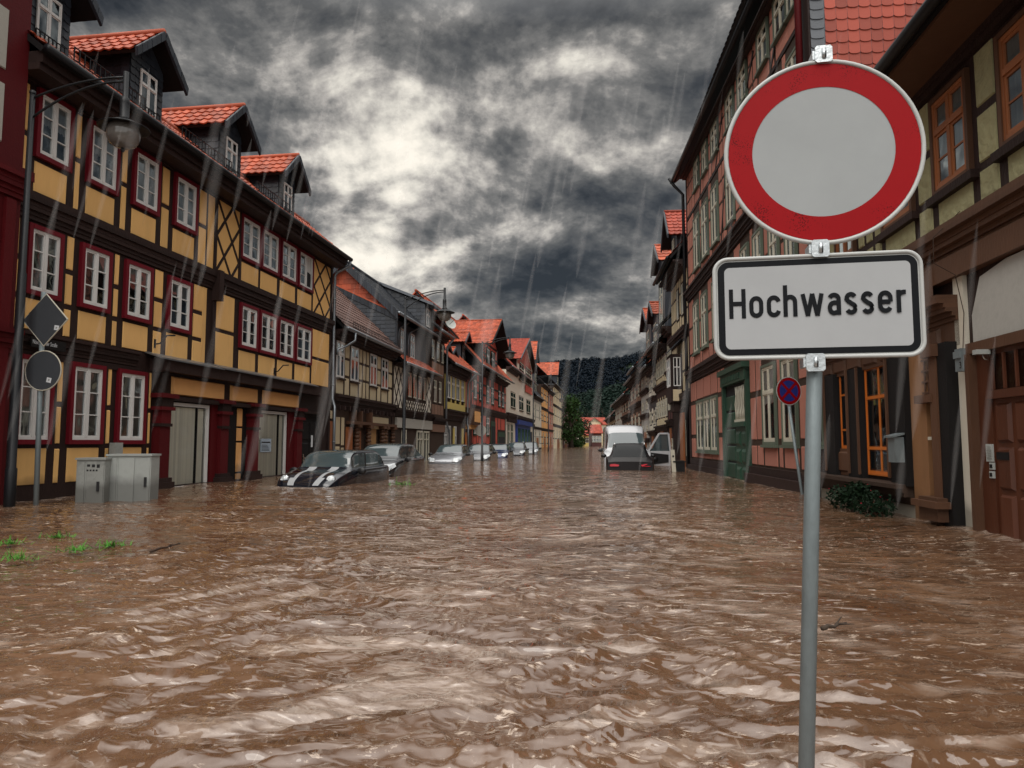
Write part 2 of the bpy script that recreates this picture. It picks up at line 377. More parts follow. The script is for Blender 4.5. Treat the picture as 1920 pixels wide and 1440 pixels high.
def rowpanels(f, mb, mbt, U0, U1, zl, zh, wins, pw=.13, colw=.45, rails=(.5,), mi=0, above=True, railh=.1, skip=(), minw=.06):
    """plaster infill between the posts of one storey; wins = [(u0,u1,z0,z1)]"""
    wins = sorted(wins); edges = [U0-pw/2]+[q for w in wins for q in (w[0]-.0, w[1]+.0)]+[U1+pw/2]
    for w in wins:
        if w[0]-zl is None: pass
        if w[2]-zl > .18: f.panel(mb, w[0]+.05, w[1]-.05, zl+.03, w[2]-.07, mi=mi)
        if above and zh-w[3] > .22: f.panel(mb, w[0]+.05, w[1]-.05, w[3]+.08, zh-.03, mi=mi)
    gaps = [(edges[2*i], edges[2*i+1]) for i in range(len(wins)+1)]
    for gi, (a, b) in enumerate(gaps):
        if gi in skip: continue
        g = b-a-pw
        if g < minw: continue
        n = max(1, round(g/colw)); cw = (g-(n-1)*pw)/n
        if cw < minw: n = 1; cw = g
        for k in range(n):
            x0 = a+pw+k*(cw+pw)-.0; x1 = x0+cw-pw*(1 if n == 1 else 0)
            x0 = a+pw+k*((b-a-pw)/n); x1 = a+(k+1)*((b-a-pw)/n)
            if x1-x0 < minw:
                m_ = (x0+x1)/2; x0, x1 = m_-minw/2, m_+minw/2
            ys = [zl+.03]+[zl+(zh-zl)*r for r in rails]+[zh-.03]
            for j in range(len(ys)-1):
                y0 = ys[j]+(railh/2 if j else 0); y1 = ys[j+1]-(railh/2 if j < len(ys)-2 else 0)
                f.panel(mb, x0, x1, y0, y1, mi=mi)
def roofpart(f, parent, u0, u1, ze, ov, depth, pitch, kind='tile', tw=.24, tl=.30, soffit='black', gut=True, label=None, back=True, tilesub=4):
    """pitched roof, ridge parallel to the street; eave at offset ov"""
    mb = MB(); run = ov+depth/2; sl = run/cos(pitch); zr = ze+run*tan(pitch)
    b = (-f.n*cos(pitch)+Vector((0,0,1))*sin(pitch)); n = (f.n*sin(pitch)+Vector((0,0,1))*cos(pitch))
    O = f.P(u0, ze, ov)
    mb.slab(O, f.u, b, n, u1-u0, sl, .10, 1)
    if kind in ('tile', 'tile2', 'tileb'): mb.pantile(O, f.u, b, n, u1-u0, sl, tw, tl, sub=tilesub)
    else: mb.shingles(O+n*.002, f.u, b, n, u1-u0, sl, tw, tl, rnd=True)
    if back:
        b2 = (f.n*cos(pitch)+Vector((0,0,1))*sin(pitch)); n2 = (-f.n*sin(pitch)+Vector((0,0,1))*cos(pitch))
        O2 = f.P(u0, zr-(depth/2+.3)*tan(pitch), -depth-.3)
        mb.slab(O2, f.u, b2, n2, u1-u0, (depth/2+.3)/cos(pitch), .08, 0)
    # ridge
    mb.tube([f.P(u0, zr+.02, -depth/2), f.P(u1, zr+.02, -depth/2)], .11, 8, 0)
    o = mb.build('roof', [M[kind], M[soffit]], parent)
    if label: o['label'] = label
    if gut:
        g = MB(); seg = 8; vs = []; fs = []
        c0 = f.P(u0-.02, ze-.03, ov+.07); c1 = f.P(u1+.02, ze-.03, ov+.07)
        g.tube([c0, c1], .075, 8, 0)
        g.build('gutter', M['zinc'] if gut is True else M[gut], parent)
    return o, zr
def housebody(f, root, u0, u1, zt, depth, wall='timber', gable=None, pitch=None, zb=-.8, endmat=None, o=0.0, name='wall'):
    mb = MB(); f.box(mb, u0, u1, zb, zt, -depth, o, 0)
    if gable:
        zr = gable
        for u in (u0+.005, u1-.005):
            a, b, c = f.P(u, zt, -.02), f.P(u, zt, -depth+.02), f.P(u, zr, -depth/2)
            e = f.u*(.12 if u < (u0+u1)/2 else -.12)
            mb.add([a, b, c, a+e, b+e, c+e], [(0,1,2),(5,4,3),(0,3,4,1),(1,4,5,2),(2,5,3,0)], 1)
    return mb.build(name, [M[wall], M[endmat or wall]], root)
SKY_BACK, SKY_UP, SUN_E, EXPO = .60, 1.6, 1.3, 0.45
# ---------------------------------------------------------------- gabled dormer / cross gable
def dormer(f, parent, c, hw, z0, ztip, zap, hr, ow, oov, oback, face='slate', cheek='slate', roof='tile', verge='slate', name='dormer', tile=(.24,.28), wins=(), facemb=None, railing=False, sub=4, panels=None, shing=True):
    d = MB(); m = .0
    tanp = (zap-ztip)/hr; zw = zap-tanp*hw-.08
    pts = [(c-hw, z0), (c+hw, z0), (c+hw, zw), (c, zap-.08), (c-hw, zw)]
    fr = [f.P(u, z, ow) for u, z in pts]; bk = [f.P(u, z, oback) for u, z in pts]
    d.add(fr+bk, [(0,1,2,3,4), (9,8,7,6,5)], 0)
    d.add([fr[0], fr[4], bk[4], bk[0]], [(0,1,2,3)], 1); d.add([fr[1], fr[2], bk[2], bk[1]], [(3,2,1,0)], 1)
    if shing and face == 'slate':
        d.shingles(f.P(c-hw, z0, ow), f.u, Vector((0,0,1)), f.n, 2*hw, zap-z0, .17, .16, mi=0, clip=lambda x, y: (z0+y+.08 < zap-.08-tanp*abs(x-hw)))
    if shing and cheek == 'slate':
        for sg in (-1, 1):
            d.shingles(f.P(c+sg*hw, z0, oback), f.n, Vector((0,0,1)), f.u*sg, ow-oback, zw-z0, .2, .18, mi=1)
    dm = d.build(name, [M[face], M[cheek]], parent)
    r = MB(); sl = hypot(hr, zap-ztip); L = oov-oback
    for sg in (-1, 1):
        b = (f.u*(-sg)*hr+Vector((0,0,zap-ztip))).normalized(); n = (f.u*sg*(zap-ztip)+Vector((0,0,hr))).normalized()
        O = f.P(c+sg*hr, ztip, oback)
        r.slab(O, f.n, b, n, L-.02, sl, .07, 1)
        if roof in ('tile', 'tile2'): r.pantile(O+n*.002, f.n, b, n, L-.06, sl, tile[0], tile[1], .035, 0, sub)
        else: r.shingles(O+n*.002, f.n, b, n, L-.06, sl, tile[0], tile[1], rnd=True)
        # verge board clad in slate
        e = f.P(c+sg*hr, ztip, oov); e2 = f.P(c, zap, oov)
        v0 = Vector((0,0,-.15)); r.hexa([e+v0, e2+v0, e2+v0-f.n*.05, e+v0-f.n*.05, e+n*.05, e2+n*.05, e2+n*.05-f.n*.05, e+n*.05-f.n*.05], 2)
        ns = int(sl/.18)
        for k in range(ns):
            a = e.lerp(e2, (k+.04)/ns); a2 = e.lerp(e2, (k+.96)/ns); off = f.n*(.012+.004*(k % 2))
            q = [a+v0*.98, a2+v0*.98, a2+n*.045, a+n*.045]
            r.hexa([x+f.n*.001 for x in q]+[x+off for x in q], 2)
    r.tube([f.P(c, zap+.05, oov-.03), f.P(c, zap+.05, oback)], .07, 8, 0)
    r.build('dormer_roof' if name == 'dormer' else 'gable_roof', [M[roof], M['black'], M[verge]], dm)
    for w in wins: window(f, dm, *w[:4], sty=w[4], ob=ow+.02)
    return dm
def railing(f, parent, u0, u1, z, o, h=.28, step=.13, name='snow_guard'):
    mb = MB()
    f.box(mb, u0, u1, z+h-.015, z+h, o-.012, o+.012); f.box(mb, u0, u1, z+.02, z+.035, o-.012, o+.012)
    n = int((u1-u0)/step)
    for i in range(n+1):
        u = u0+(u1-u0)*i/n; f.box(mb, u-.01, u+.01, z+.035, z+h-.015, o-.009, o+.009)
    return mb.build(name, M['metal'], parent)
def cornice(f, mb, u0, u1, z0, z1, o, steps=4, mi=0, o0=0.0):
    """moulded string course: profile grows outward upwards"""
    for i in range(steps):
        a = z0+(z1-z0)*i/steps; b = z0+(z1-z0)*(i+1)/steps
        oo = o0+(o-o0)*((i+1)/steps)**.8*(1 if i % 2 == 0 else .86)
        f.box(mb, u0, u1, a+(.001 if i else 0), b, -.02 if not o0 else o0-.02, oo, mi)
def pilaster(f, mb, mbr, c, w, z0, z1, o=.16):
    f.box(mb, c-w*.75, c+w*.75, z0, z0+.45, 0, o+.08, 0); f.box(mb, c-w*.6, c+w*.6, z0+.45, z0+.55, 0, o+.05, 0)
    f.box(mb, c-w*.45, c+w*.45, z0+.55, z1-.75, 0, o, 2)
    f.box(mb, c-w*.5, c+w*.5, z1-.75, z1-.68, 0, o+.04, 0); f.box(mb, c-w*.42, c+w*.42, z1-.68, z1-.38, 0, o+.02, 2)
    f.box(mb, c-w*.62, c+w*.62, z1-.38, z1-.3, 0, o+.07, 2); f.box(mb, c-w*.5, c+w*.5, z1-.3, z1-.1, 0, o+.05, 0); f.box(mb, c-w*.75, c+w*.75, z1-.1, z1, 0, o+.12, 2)

# ================================================================ YELLOW HOUSE
f = Fac(0, 12.2, 620, 26.5, 1); FB1 = f
U0, U1 = -.12, 14.2
b1 = thing('timbered_house', 'large ochre yellow half-timbered house with carmine window frames and slate dormers', 'house', f.P(7, -.6, 0))
housebody(f, b1, U0, U1, 7.62, 9)
roofpart(f, b1, U0-.1, U1+.15, 7.86, .62, 2.1, radians(39), 'tile', gut='metal')
mb = MB(); f.box(mb, U0, U1, 7.62, 8.9, -9, -2.3); mb.build('attic_wall', M['slate'], b1)
t = MB()
# box eaves
cornice(f, t, U0, U1+.05, 7.48, 7.62, .14, 3); f.box(t, U0-.05, U1+.1, 7.622, 7.83, -.1, .56); f.box(t, U0-.05, U1+.1, 7.50, 7.62, .14, .5)
cornice(f, t, U0, 6.35, 5.0, 5.48, .17, 6); cornice(f, t, 6.35, U1+.04, 5.02, 5.50, .19, 6)
f.box(t, 6.25, 6.45, 4.7, 5.5, 0, .23)
cornice(f, t, U0, 3.4, 2.66, 2.98, .13, 5)
f.box(t, U1-.12, U1+.02, -.8, 7.6, -.3, .05); f.box(t, 6.28, 6.42, 3.0, 5.0, 0, .05)
for z in (2.62,): f.box(t, U0, 3.6, z-.1, z+.02, 0, .03)
t.build('timber_frame', M['timber'], b1)
wp = lambda lst, z0, z1: [(f.U(a, y), f.U(b, y), z0, z1) for a, b, y in lst]
top = wp([(63.5,133,247),(160.5,220.5,298),(246,297,342),(323.5,368,380),(449.3,487,451),(488,521.5,470),(524.3,555,490),(557.5,585.5,506)], 6.17, 7.46)
mid = wp([(46,113,491),(146,204.5,523),(230,282,544),(311,356,570),(447,481,613),(484,517,625),(519,549.5,640),(552,582,652)], 3.65, 4.93)
gr = wp([(24,95,747),(126,191,757),(215.5,270,765)], .97, 2.56)
for i, w in enumerate(top): window(f, b1, *w, curtain=(.95 if i in (2,3) else .5), openc=(i == 7))
for i, w in enumerate(mid): window(f, b1, *w, curtain=.38)
for i, w in enumerate(gr): window(f, b1, *w, curtain=.97)
p = MB()
u400, u448 = f.U(404, 440), f.U(448, 440)
rowpanels(f, p, None, U0, f.U(384, 440)+.1, 5.5, 7.46, top[:4], colw=.5, rails=(.52,), pw=.15, above=False)
f.panel(p, f.U(389,440), f.U(404,440)-.02, 5.53, 7.44)
f.panel(p, u400+.02, u448, 5.53, 7.46)
f.panel(p, top[7][1]+.12, U1-.14, 5.53, 7.46)
rowpanels(f, p, None, top[4][0], top[7][1], 5.5, 7.46, top[4:], rails=(), minw=.4, above=False)
rowpanels(f, p, None, U0, f.U(380,580)+.05, 2.99, 4.99, mid[:4], colw=.5, rails=(.30,.64), pw=.15, above=False)
f.panel(p, f.U(379,580), f.U(386,580), 3.02, 4.97)
f.panel(p, f.U(402,600), f.U(438,600), 4.02, 4.97); f.panel(p, f.U(402,600), f.U(438,600), 3.02, 3.92)
rowpanels(f, p, None, mid[4][0], mid[7][1], 2.99, 4.99, mid[4:], rails=(), minw=.4, above=False)
f.panel(p, f.U(585,650), U1-.14, 4.0, 4.97); f.panel(p, f.U(585,650), U1-.14, 3.02, 3.9)
rowpanels(f, p, None, U0, f.U(279,760)+.12, .22, 2.6, gr, colw=.4, rails=(.30,.63), pw=.15, above=False)
p.build('plaster_panel', M['yellow'], b1)
lt = MB(); f.lattice(lt, u400+.02, u448, 5.5, 7.46, 1.5, 2, .075, .012, .035); f.lattice(lt, u400+.02+(u448-u400)/2, u448, 5.5, 7.46, 1, 2, .06, .012, .03) if False else None
lt.build('lattice_brace', M['timber'], b1); lt = MB(); f.lattice(lt, top[7][1]+.12, U1-.14, 5.5, 7.46, 1.5, 2, .075, .012, .035); lt.build('lattice_brace', M['timber'], b1); lt = MB()
f.box(lt, u400-.10, u400+.02, 5.5, 7.46, 0, .05); f.box(lt, u448, u448+.1, 5.5, 7.46, 0, .05)
lt.build('post', M['timber'], b1)
# shop front
s = MB()
zc = 2.98
X = lambda px, py=820: f.U(px, py)
f.box(s, X(275), X(590), 2.62, 2.90, -.02, .36, 0)          # dark fascia
f.box(s, X(285), X(590), 1.98, 2.08, 0, .2, 0); f.box(s, X(285), X(590), 2.08, 2.62, 0, .05, 0)
f.box(s, X(285), X(590), -.8, .0, 0, .1, 0)
for a, b in ((317,414),(428,477),(489,555)): f.panel(s, X(a,725), X(b,735), 2.12, 2.56, .05, .07, .03, mi=1)
for k in (414,428,477,489,555): pass
for px in (294,408,467,551): pilaster(f, s, None, X(px), .42, -.35, 2.12, .2)
f.box(s, X(386)+.06, X(404), -.5, 1.98, .0, .1, 2)
f.box(s, X(532)+.06, X(545), -.5, 1.98, .0, .1, 2)
f.box(s, X(414), X(460), -.5, 1.98, .0, .02, 3)
for a, b in ((.2,1.0),(1.05,1.4),(1.45,1.95),(-.3,.15)): f.panel(s, X(440,850), X(449,850), a, b, .03, .03, mi=1)
f.box(s, X(424), X(425), .2, 1.6, .02, .05, 4)
sf = s.build('shop_front', [M['timber'], M['ochre2'], M['timber_red'], M['black'], M['zinc']], b1)
c_ = MB()
for a, b, z in ((271,392,2.9),(389,575,2.92)):
    u0, u1 = X(a,665), X(b,700); q = [f.P(u0,z,.44), f.P(u1,z,.44), f.P(u1,z+.14,.0), f.P(u0,z+.14,.0)]
    c_.hexa([v-Vector((0,0,.035)) for v in q]+q)
c_.build('lead_canopy', M['zinc'], b1)
for a, b, pp in ((304,384,0),(477,531,1)):
    w = MB(); u0, u1 = X(a), X(b); zb, zt = -.12, 1.95
    f.box(w, u0, u0+.04, zb, zt, 0, .1); f.box(w, u1-.09, u1, zb, zt, 0, .1); f.box(w, u0+.04, u1-.09, zt-.08, zt, 0, .1); f.box(w, u0+.04, u1-.09, zb, zb+.09, 0, .12)
    f.box(w, u1-.5, u1-.46, zb+.09, zt-.08, 0, .07, 1); f.box(w, u0+.04, u1-.09, zb+.09, zt-.08, -.03, .004, 1)  # last box: dark board standing in for the unlit shop
    wo = w.build('shop_window', [M['white'], M['black']], b1)
    bl = MB(); n = 26; vs = []
    for i in range(n):
        ua = u0+.05+(u1-.5-u0-.05)*i/n; ub = u0+.05+(u1-.5-u0-.05)*(i+.93)/n
        bl.add([f.P(ua,zb+.1,.012), f.P(ub,zb+.1,.024), f.P(ub,zt-.1,.024), f.P(ua,zt-.1,.012)], [(0,1,2,3)])
    f.box(bl, u1-.44, u1-.12, zb+.1, zt-.1, .005, .012)
    bl.build('vertical_blind', M['blind'], wo)
    pn = MB(); q = [f.P(u0+.03,zb+.05,.05), f.P(u1-.08,zb+.05,.05), f.P(u1-.08,zt-.05,.05), f.P(u0+.03,zt-.05,.05)]; pn.add(q, [(0,1,2,3)]); pn.build('pane', M['glassd'], wo)
    if pp:
        n_ = MB(); f.box(n_, X(485,835), X(505,835), .72, 1.12, .055, .06, 0)
        f.box(n_, X(486.5,835), X(503,835), .99, 1.03, .06, .062, 1)
        for k in range(5): f.box(n_, X(487,835), X(502-k,835), .76+k*.04, .775+k*.04, .06, .062, 1)
        n_.build('notice', [mat('blue_notice_paper', (.3,.36,.42), .8, bump=0), M['black_p']], wo)
# house door at the right
s = MB(); u0, u1 = X(560), X(592); zt = 2.0
f.box(s, u0-.1, u1+.1, -.8, zt, 0, .03, 0); f.box(s, u0-.1, u0, -.8, zt, .03, .09, 0); f.box(s, u1, u1+.1, -.8, zt, .03, .09, 0); f.box(s, u0, u1, zt-.1, zt, .03, .09, 0)
for a, b in ((-.3,.4),(.5,1.0),(1.1,1.7)):
    f.panel(s, u0+.12, (u0+u1)/2-.05, a, b, .03, .03, .03); f.panel(s, (u0+u1)/2+.05, u1-.12, a, b, .03, .03, .03)
dr = s.build('door', M['black'], b1)
h_ = MB(); f.box(h_, u0+.1, u0+.16, .3, .62, .09, .12); f.box(h_, u0+.1, u0+.28, .47, .51, .12, .15); h_.build('handle', M['chrome'], dr)
h_ = MB(); f.box(h_, u1-.55, u1-.42, .85, 1.25, .065, .08); h_.build('house_notice', M['paper'], dr)
# lantern hooks on the wall
for px, py in ((289,636),(513,690)):
    u, z = f.hit(px, py); h_ = MB(); h_.tube([f.P(u,z-.12,.0), f.P(u,z-.1,.15), f.P(u+.02,z+.08,.3), f.P(u+.15,z+.1,.42)], .018, 6); f.box(h_, u-.03, u+.03, z-.2, z, 0, .03); h_.build('iron_hook', M['metal'], b1)
# dormers
for c, wl in ((.45,1),(3.32,1),(6.88,1),(10.32,1)):
    dormer(f, b1, c, .56, 7.9, 9.34, 10.2, .90, .02, .44, -2.2, wins=[(c-.26, c+.30, 8.36, 9.28, 'whiteT')])
    railing(f, b1, c-.32, c+.36, 8.2, .12, .26, .09, 'window_guard')
for a, b in ((.7,2.75),(4.1,6.3),(7.65,9.7)): railing(f, b1, a, b, 8.12, .42)
# downpipe at the right end
g = MB(); g.tube([f.P(U1+.1,7.78,.68), f.P(U1+.12,7.6,.66), f.P(U1+.05,7.35,.2), f.P(U1+.03,7.2,.12), f.P(U1+.03,2.6,.12), f.P(U1-.05,2.3,.24), f.P(U1-.2,1.9,.3), f.P(U1-.2,-.8,.3)], .055, 10)
for z in (6.3,4.6,3.1,1.0): g.tube([f.P(U1+.03 if z > 2.6 else U1-.2, z, .12 if z > 2.6 else .3), f.P(U1+.03 if z > 2.6 else U1-.2, z+.05, .12 if z > 2.6 else .3)], .066, 10)
g.build('downpipe', M['zinc'], b1)
# street name sign
ss = MB(); u0, u1 = X(43,645), X(100,645); zz = f.hit(70,645)[1]
f.box(ss, u0, u1+.12, zz-.09, zz+.09, .14, .16)
sgn = thing('street_sign', 'small dark street name sign with white lettering on the yellow house', 'street sign', f.P(u0, zz, .14))
ss.build('plate', M['black'], sgn)
def text_obj(name, body, size, mat_, parent, loc, ux, uz, align='LEFT', wscale=1.0, ext=.001, off=0.0):
    cu = bpy.data.curves.new(name, 'FONT'); cu.body = body; cu.size = size; cu.align_x = align; cu.extrude = ext; cu.offset = off; cu.resolution_u = 3
    to = bpy.data.objects.new('tmp', cu); COL.objects.link(to)
    bpy.context.view_layer.update()
    me = bpy.data.meshes.new_from_object(to.evaluated_get(bpy.context.evaluated_depsgraph_get()))
    bpy.data.objects.remove(to); nz = ux.cross(uz)
    o0 = WL[parent.name]
    for v in me.vertices:
        q = Vector(loc)+ux*v.co.x*wscale+uz*v.co.y+nz*v.co.z; v.co = q-o0
    me.materials.clear(); me.materials.append(mat_)
    o = bpy.data.objects.new(name, me); COL.objects.link(o); o.parent = parent; WL[o.name] = o0; return o
UZ = Vector((0,0,1))
text_obj('lettering', 'Nöschenröder Straße', .105, M['paper'], sgn, f.P(u0+.03, zz-.03, .163), f.u, UZ, wscale=.8*(u1+.06-u0)/.98)

# ================================================================ RED HOUSE, far left
r1 = thing('timbered_house', 'dark red timbered house with grey panels cut off at the left edge', 'house', f.P(-3, -.6, .3))
mb = MB(); f.box(mb, -7, -.16, -.8, 12, -8, .28); mb.build('wall', M['timber_red'], r1)
p = MB()
for k in range(5):
    u1_ = -.62-k*1.35
    for a, b in ((6.0,7.0),(7.25,8.3),(8.55,9.6),(9.85,10.9)): f.panel(p, u1_-.95, u1_, a, b, .28, .02)
p.build('plaster_panel', M['greyp'], r1)
p = MB(); cornice(f, p, -7, -.1, 5.15, 5.65, .5, 6, o0=.28); cornice(f, p, -7, -.1, 2.5, 2.9, .45, 5, o0=.28)
for k in range(6): f.box(p, -.5-k*1.35, -.3-k*1.35, -.8, 5.1, .28, .34)
p.build('timber_frame', M['timber_red'], r1)
p = MB()
for j in range(9): f.box(p, -6.8, -.62, 3.15+j*.16, 3.28+j*.16, .28, .31)
p.build('brick_panel', M['brownp'], r1)
for k in range(4): window(f, r1, -1.75-k*1.35, -.8-k*1.35, .9, 2.4, ob=.28)

# ================================================================ CREAM HOUSE (H2)
f = Fac(620, 26.8, 735, 34.8, 1)
U0, U1 = .02, 7.95
h2 = thing('timbered_house', 'low cream half-timbered house with brown tiled roof beside the yellow house', 'house', f.P(4,-.6,0))
housebody(f, h2, U0, U1, 5.05, 8, 'timber2', gable=9.0)
roofpart(f, h2, U0, U1+.1, 5.35, .5, 8, radians(44), 'tileb', tl=.33)
t = MB(); cornice(f, t, U0, U1, 4.98, 5.3, .42, 3); cornice(f, t, U0, U1+.1, 2.42, 2.82, .28, 5)
for u in (U0+.05, U1-.12): f.box(t, u, u+.16, -.8, 5, 0, .04)
for k in range(14): f.box(t, U0+.2+k*.56, U0+.32+k*.56, 2.25, 2.42, 0, .25)
t.build('timber_frame', M['timber'], h2)
W2 = [(f.U(a,y), f.U(b,y), 3.5, 4.92) for a,b,y in ((630,644.5,675),(657,671.5,683),(693.5,705.5,695),(715,726.5,702))]
for w in W2: window(f, h2, *w, sty='whiteT', sill='timber2')
p = MB(); rowpanels(f, p, None, U0, U1, 2.85, 4.95, W2, rails=(.36,.7), colw=.55, pw=.16, above=False)
f.panel(p, f.U(628,790), f.U(637,790), .95, 1.98); f.panel(p, f.U(628,790), f.U(637,790), .0, .85); f.panel(p, f.U(640,790), f.U(645,790), .9, 1.98); f.panel(p, f.U(640,790), f.U(645,790), .0, .8)
f.panel(p, f.U(610,770), f.U(625,770), 1.9, 2.2); f.panel(p, f.U(688,780), f.U(727,780), 1.6, 2.15, .03)
p.build('plaster_panel', M['cream'], h2)
s = MB(); X = lambda px: f.U(px, 810)
f.box(s, X(611), X(626), -.8, 1.8, 0, .05, 0)
for px in (662, 684, 710, 716, 730):
    c = X(px)
    for k in range(14): s.lathe(f.P(c,-.6+k*.16,.16), [(.09,0),(.13,.03),(.13,.11),(.09,.14)], 10, 1)
    f.box(s, c-.17, c+.17, 1.62, 1.74, 0, .34, 1)
f.box(s, X(648), X(733), 1.74, 1.86, 0, .3, 1)
f.box(s, X(648), X(657), -.8, 1.62, 0, .1, 0); f.box(s, X(665), X(676), -.8, 1.5, 0, .03, 0); f.box(s, X(688), X(703), -.8, 1.6, 0, .06, 2); f.box(s, X(718), X(724), -.8, 1.6, 0, .06, 2)
for px in (655, 667, 686): f.box(s, X(px), X(px)+.16, 1.86, 2.3, 0, .25, 1)
s.build('carved_entrance', [M['brownwood'], M['carvedwood'], mat('ochre_board', (.35,.19,.07), .6)], h2)
railing(f, h2, 1.2, 7.7, 5.5, .38, .25, .2)
# gutter elbow
g = MB(); g.tube([f.P(.8,5.25,.6), f.P(.8,4.95,.6), f.P(.5,4.7,.35), f.P(.0,4.5,.2), f.P(0,4.3,.2)], .05, 8); g.build('downpipe', M['zinc'], h2)

# ================================================================ SLATE HOUSE (H3)
LD = lambda px: 34.8*415/(1150-px)
f3 = f = Fac(735, 34.8, 1055, LD(1055), 1)
U0, U1 = .02, f.U(808, 800)
h3 = thing('timbered_house', 'tall slate-clad house with white lattice timbering and a skirt of orange tiles', 'house', f.P(4,-.6,0))
zE = 7.35
housebody(f, h3, U0, U1, 5.0, 8, 'timber2')
mb = MB(); f.box(mb, U0, U1, 5.0, zE, -6, -.35, 0); 
# gable end facing the camera, orange tile-hung with slate borders
zR = 9.95; a, b, c = f.P(U0, 7.2, .1), f.P(U0, 7.2, -5.3), f.P(U0, zR, -2.6)
mb.add([a,b,c, a+f.u*.3,b+f.u*.3,c+f.u*.3], [(0,1,2),(5,4,3),(0,3,4,1),(1,4,5,2),(2,5,3,0)], 0)
mb.shingles(f.P(U0-.02, 7.1, -5.3), f.n, UZ, -f.u, 5.4, zR-7.1, .26, .27, mi=1, rnd=False, clip=lambda x, y: y < (1-abs(x-2.7)/2.7)*(zR-7.1)+.02)
ck = [(.2,5.0),(.2,7.15),(-3.1,8.75),(-5.2,8.75),(-5.2,5.0)]; va = [f.P(U0-.22,z,o) for o,z in ck]; vb = [f.P(U0,z,o) for o,z in ck]
mb.add(va+vb, [(0,1,2,3,4),(9,8,7,6,5)]+[(i,(i+1)%5,5+(i+1)%5,5+i) for i in range(5)], 0)
mb.shingles(f.P(U0-.22, 5.0, -5.2), f.n, UZ, -f.u, 5.35, 3.8, .24, .2, mi=0, clip=lambda x, y: y < (2.2+(5.4-x)*.47) and x > .1)
for k in range(16):
    o0_, z0_ = .28-k*.215, 7.2+k*.104; q = [f.P(U0-.22, z0_+.02, o0_), f.P(U0-.22, z0_+.12, o0_-.205), f.P(U0-.22, z0_-.16, o0_-.205), f.P(U0-.22, z0_-.26, o0_)]
    mb.hexa(q+[x-f.u*(.06+.008*(k % 2)) for x in q], 0)
A_ = f.P(U0-.26, 7.24, .3); B_ = f.P(U0-.26, 8.86, -3.1); mb.hexa([A_, B_, B_+f.u*.3, A_+f.u*.3, A_+UZ*.07, B_+UZ*.07, B_+f.u*.3+UZ*.07, A_+f.u*.3+UZ*.07], 1)
mb.build('slate_wall', [M['slate'], M['tile']], h3)
roofpart(f, h3, U0-.35, U1, zE, .3, 5.2, radians(43), 'slate', tw=.28, tl=.26)
v = MB(); e, e2, e3 = f.P(U0-.40, zE+.06, .32), f.P(U0-.40, zE+.06+2.92*tan(radians(43)), -2.6), f.P(U0-.40, zE+.06, -5.5)
for A_, B_ in ((e,e2),(e3,e2)):
    ns = 24; 
    for k in range(ns):
        q0, q1 = A_.lerp(B_, k/ns), A_.lerp(B_, (k+.94)/ns); d_ = Vector((0,0,-.42)); o_ = -f.u*(.02+.008*(k % 2))
        v.hexa([q0+d_, q1+d_, q1+d_+o_, q0+d_+o_, q0, q1, q1+o_, q0+o_])
v.build('verge_board', M['slate'], h3)
# skirt roof of orange tiles
mb = MB(); ps = radians(38); bb = -f.n*cos(ps)+UZ*sin(ps); nn = f.n*sin(ps)+UZ*cos(ps)
mb.slab(f.P(U0+.3, 4.95, .55), f.u, bb, nn, U1-U0-.3, 1.15, .08, 1); mb.pantile(f.P(U0+.3, 4.95, .55), f.u, bb, nn, U1-U0-.3, 1.15, .24, .28)
mb.build('skirt_roof', [M['tile'], M['black']], h3)
g = MB(); g.tube([f.P(U0+.3,4.93,.62), f.P(U1,4.93,.62)], .07, 8); g.build('gutter', M['zinc'], h3)
for a, b in ((742,750),(762.5,770),(780.6,788)): window(f, h3, f.U(a,630), f.U(b,640), 5.65, 7.0, sty='whiteT', ob=-.34)
for a in (738, 757.5, 775.5):
    u = f.U(a, 630); g = MB(); g.tube([f.P(u+.5,7.25,.1), f.P(u+.1,6.95,-.25), f.P(u,6.8,-.28), f.P(u,5.4,-.28)], .05, 8); g.build('downpipe', M['zinc'], h3)
W3 = [(f.U(a,y), f.U(b,y), 3.35, 4.72) for a,b,y in ((764,771.5,715),(773.5,780.7,720),(783,790,723),(792.5,798,727))]
for w in W3: window(f, h3, *w, sty='cream6')
p = MB(); ua, ub = f.U(738.5,725), f.U(754,725); uc, ud = f.U(799.7,740), f.U(807.7,740)
f.panel(p, ua, ub, 2.75, 4.8); f.panel(p, uc, ud, 2.75, 4.8); f.panel(p, f.U(759.6,750), uc-.1, 2.72, 3.2); p.build('plaster_panel', M['offwhite'], h3)
p = MB(); f.lattice(p, ua, ub, 2.75, 4.8, 2, 2, .07, .012, .04); f.lattice(p, uc, ud, 2.75, 4.8, 1, 2, .07, .012, .04); f.lattice(p, f.U(759.6,750), uc-.1, 2.72, 3.2, 9, 1, .06, .012, .04)
p.build('lattice_brace', M['timber'], h3)
t = MB(); cornice(f, t, U0, U1+.1, 2.32, 2.66, .3, 5); cornice(f, t, U0, U1, 4.8, 4.96, .4, 3); t.build('timber_frame', M['timber'], h3)
t = MB(); f.box(t, U0+.4, U1-.1, 1.75, 2.25, 0, .12); t.build('blank_fascia_board', M['greyp'], h3)
s = MB()
for a, b in ((752,760),(780,790.6),(792.5,803)):
    u0, u1 = f.U(a,820), f.U(b,820)
    f.box(s, u0, u1, -.6, 1.65, -.02, .01, 1)
    for x in (u0, (u0+u1)/2, u1-.09): f.box(s, x, x+.09, -.6, 1.65, .01, .07, 0)
    f.box(s, u0, u1, 1.56, 1.66, .01, .075, 0); f.box(s, u0, u1, 1.15, 1.22, .01, .072, 0)
s.build('shop_window', [M['creamw'], M['glassd']], h3)
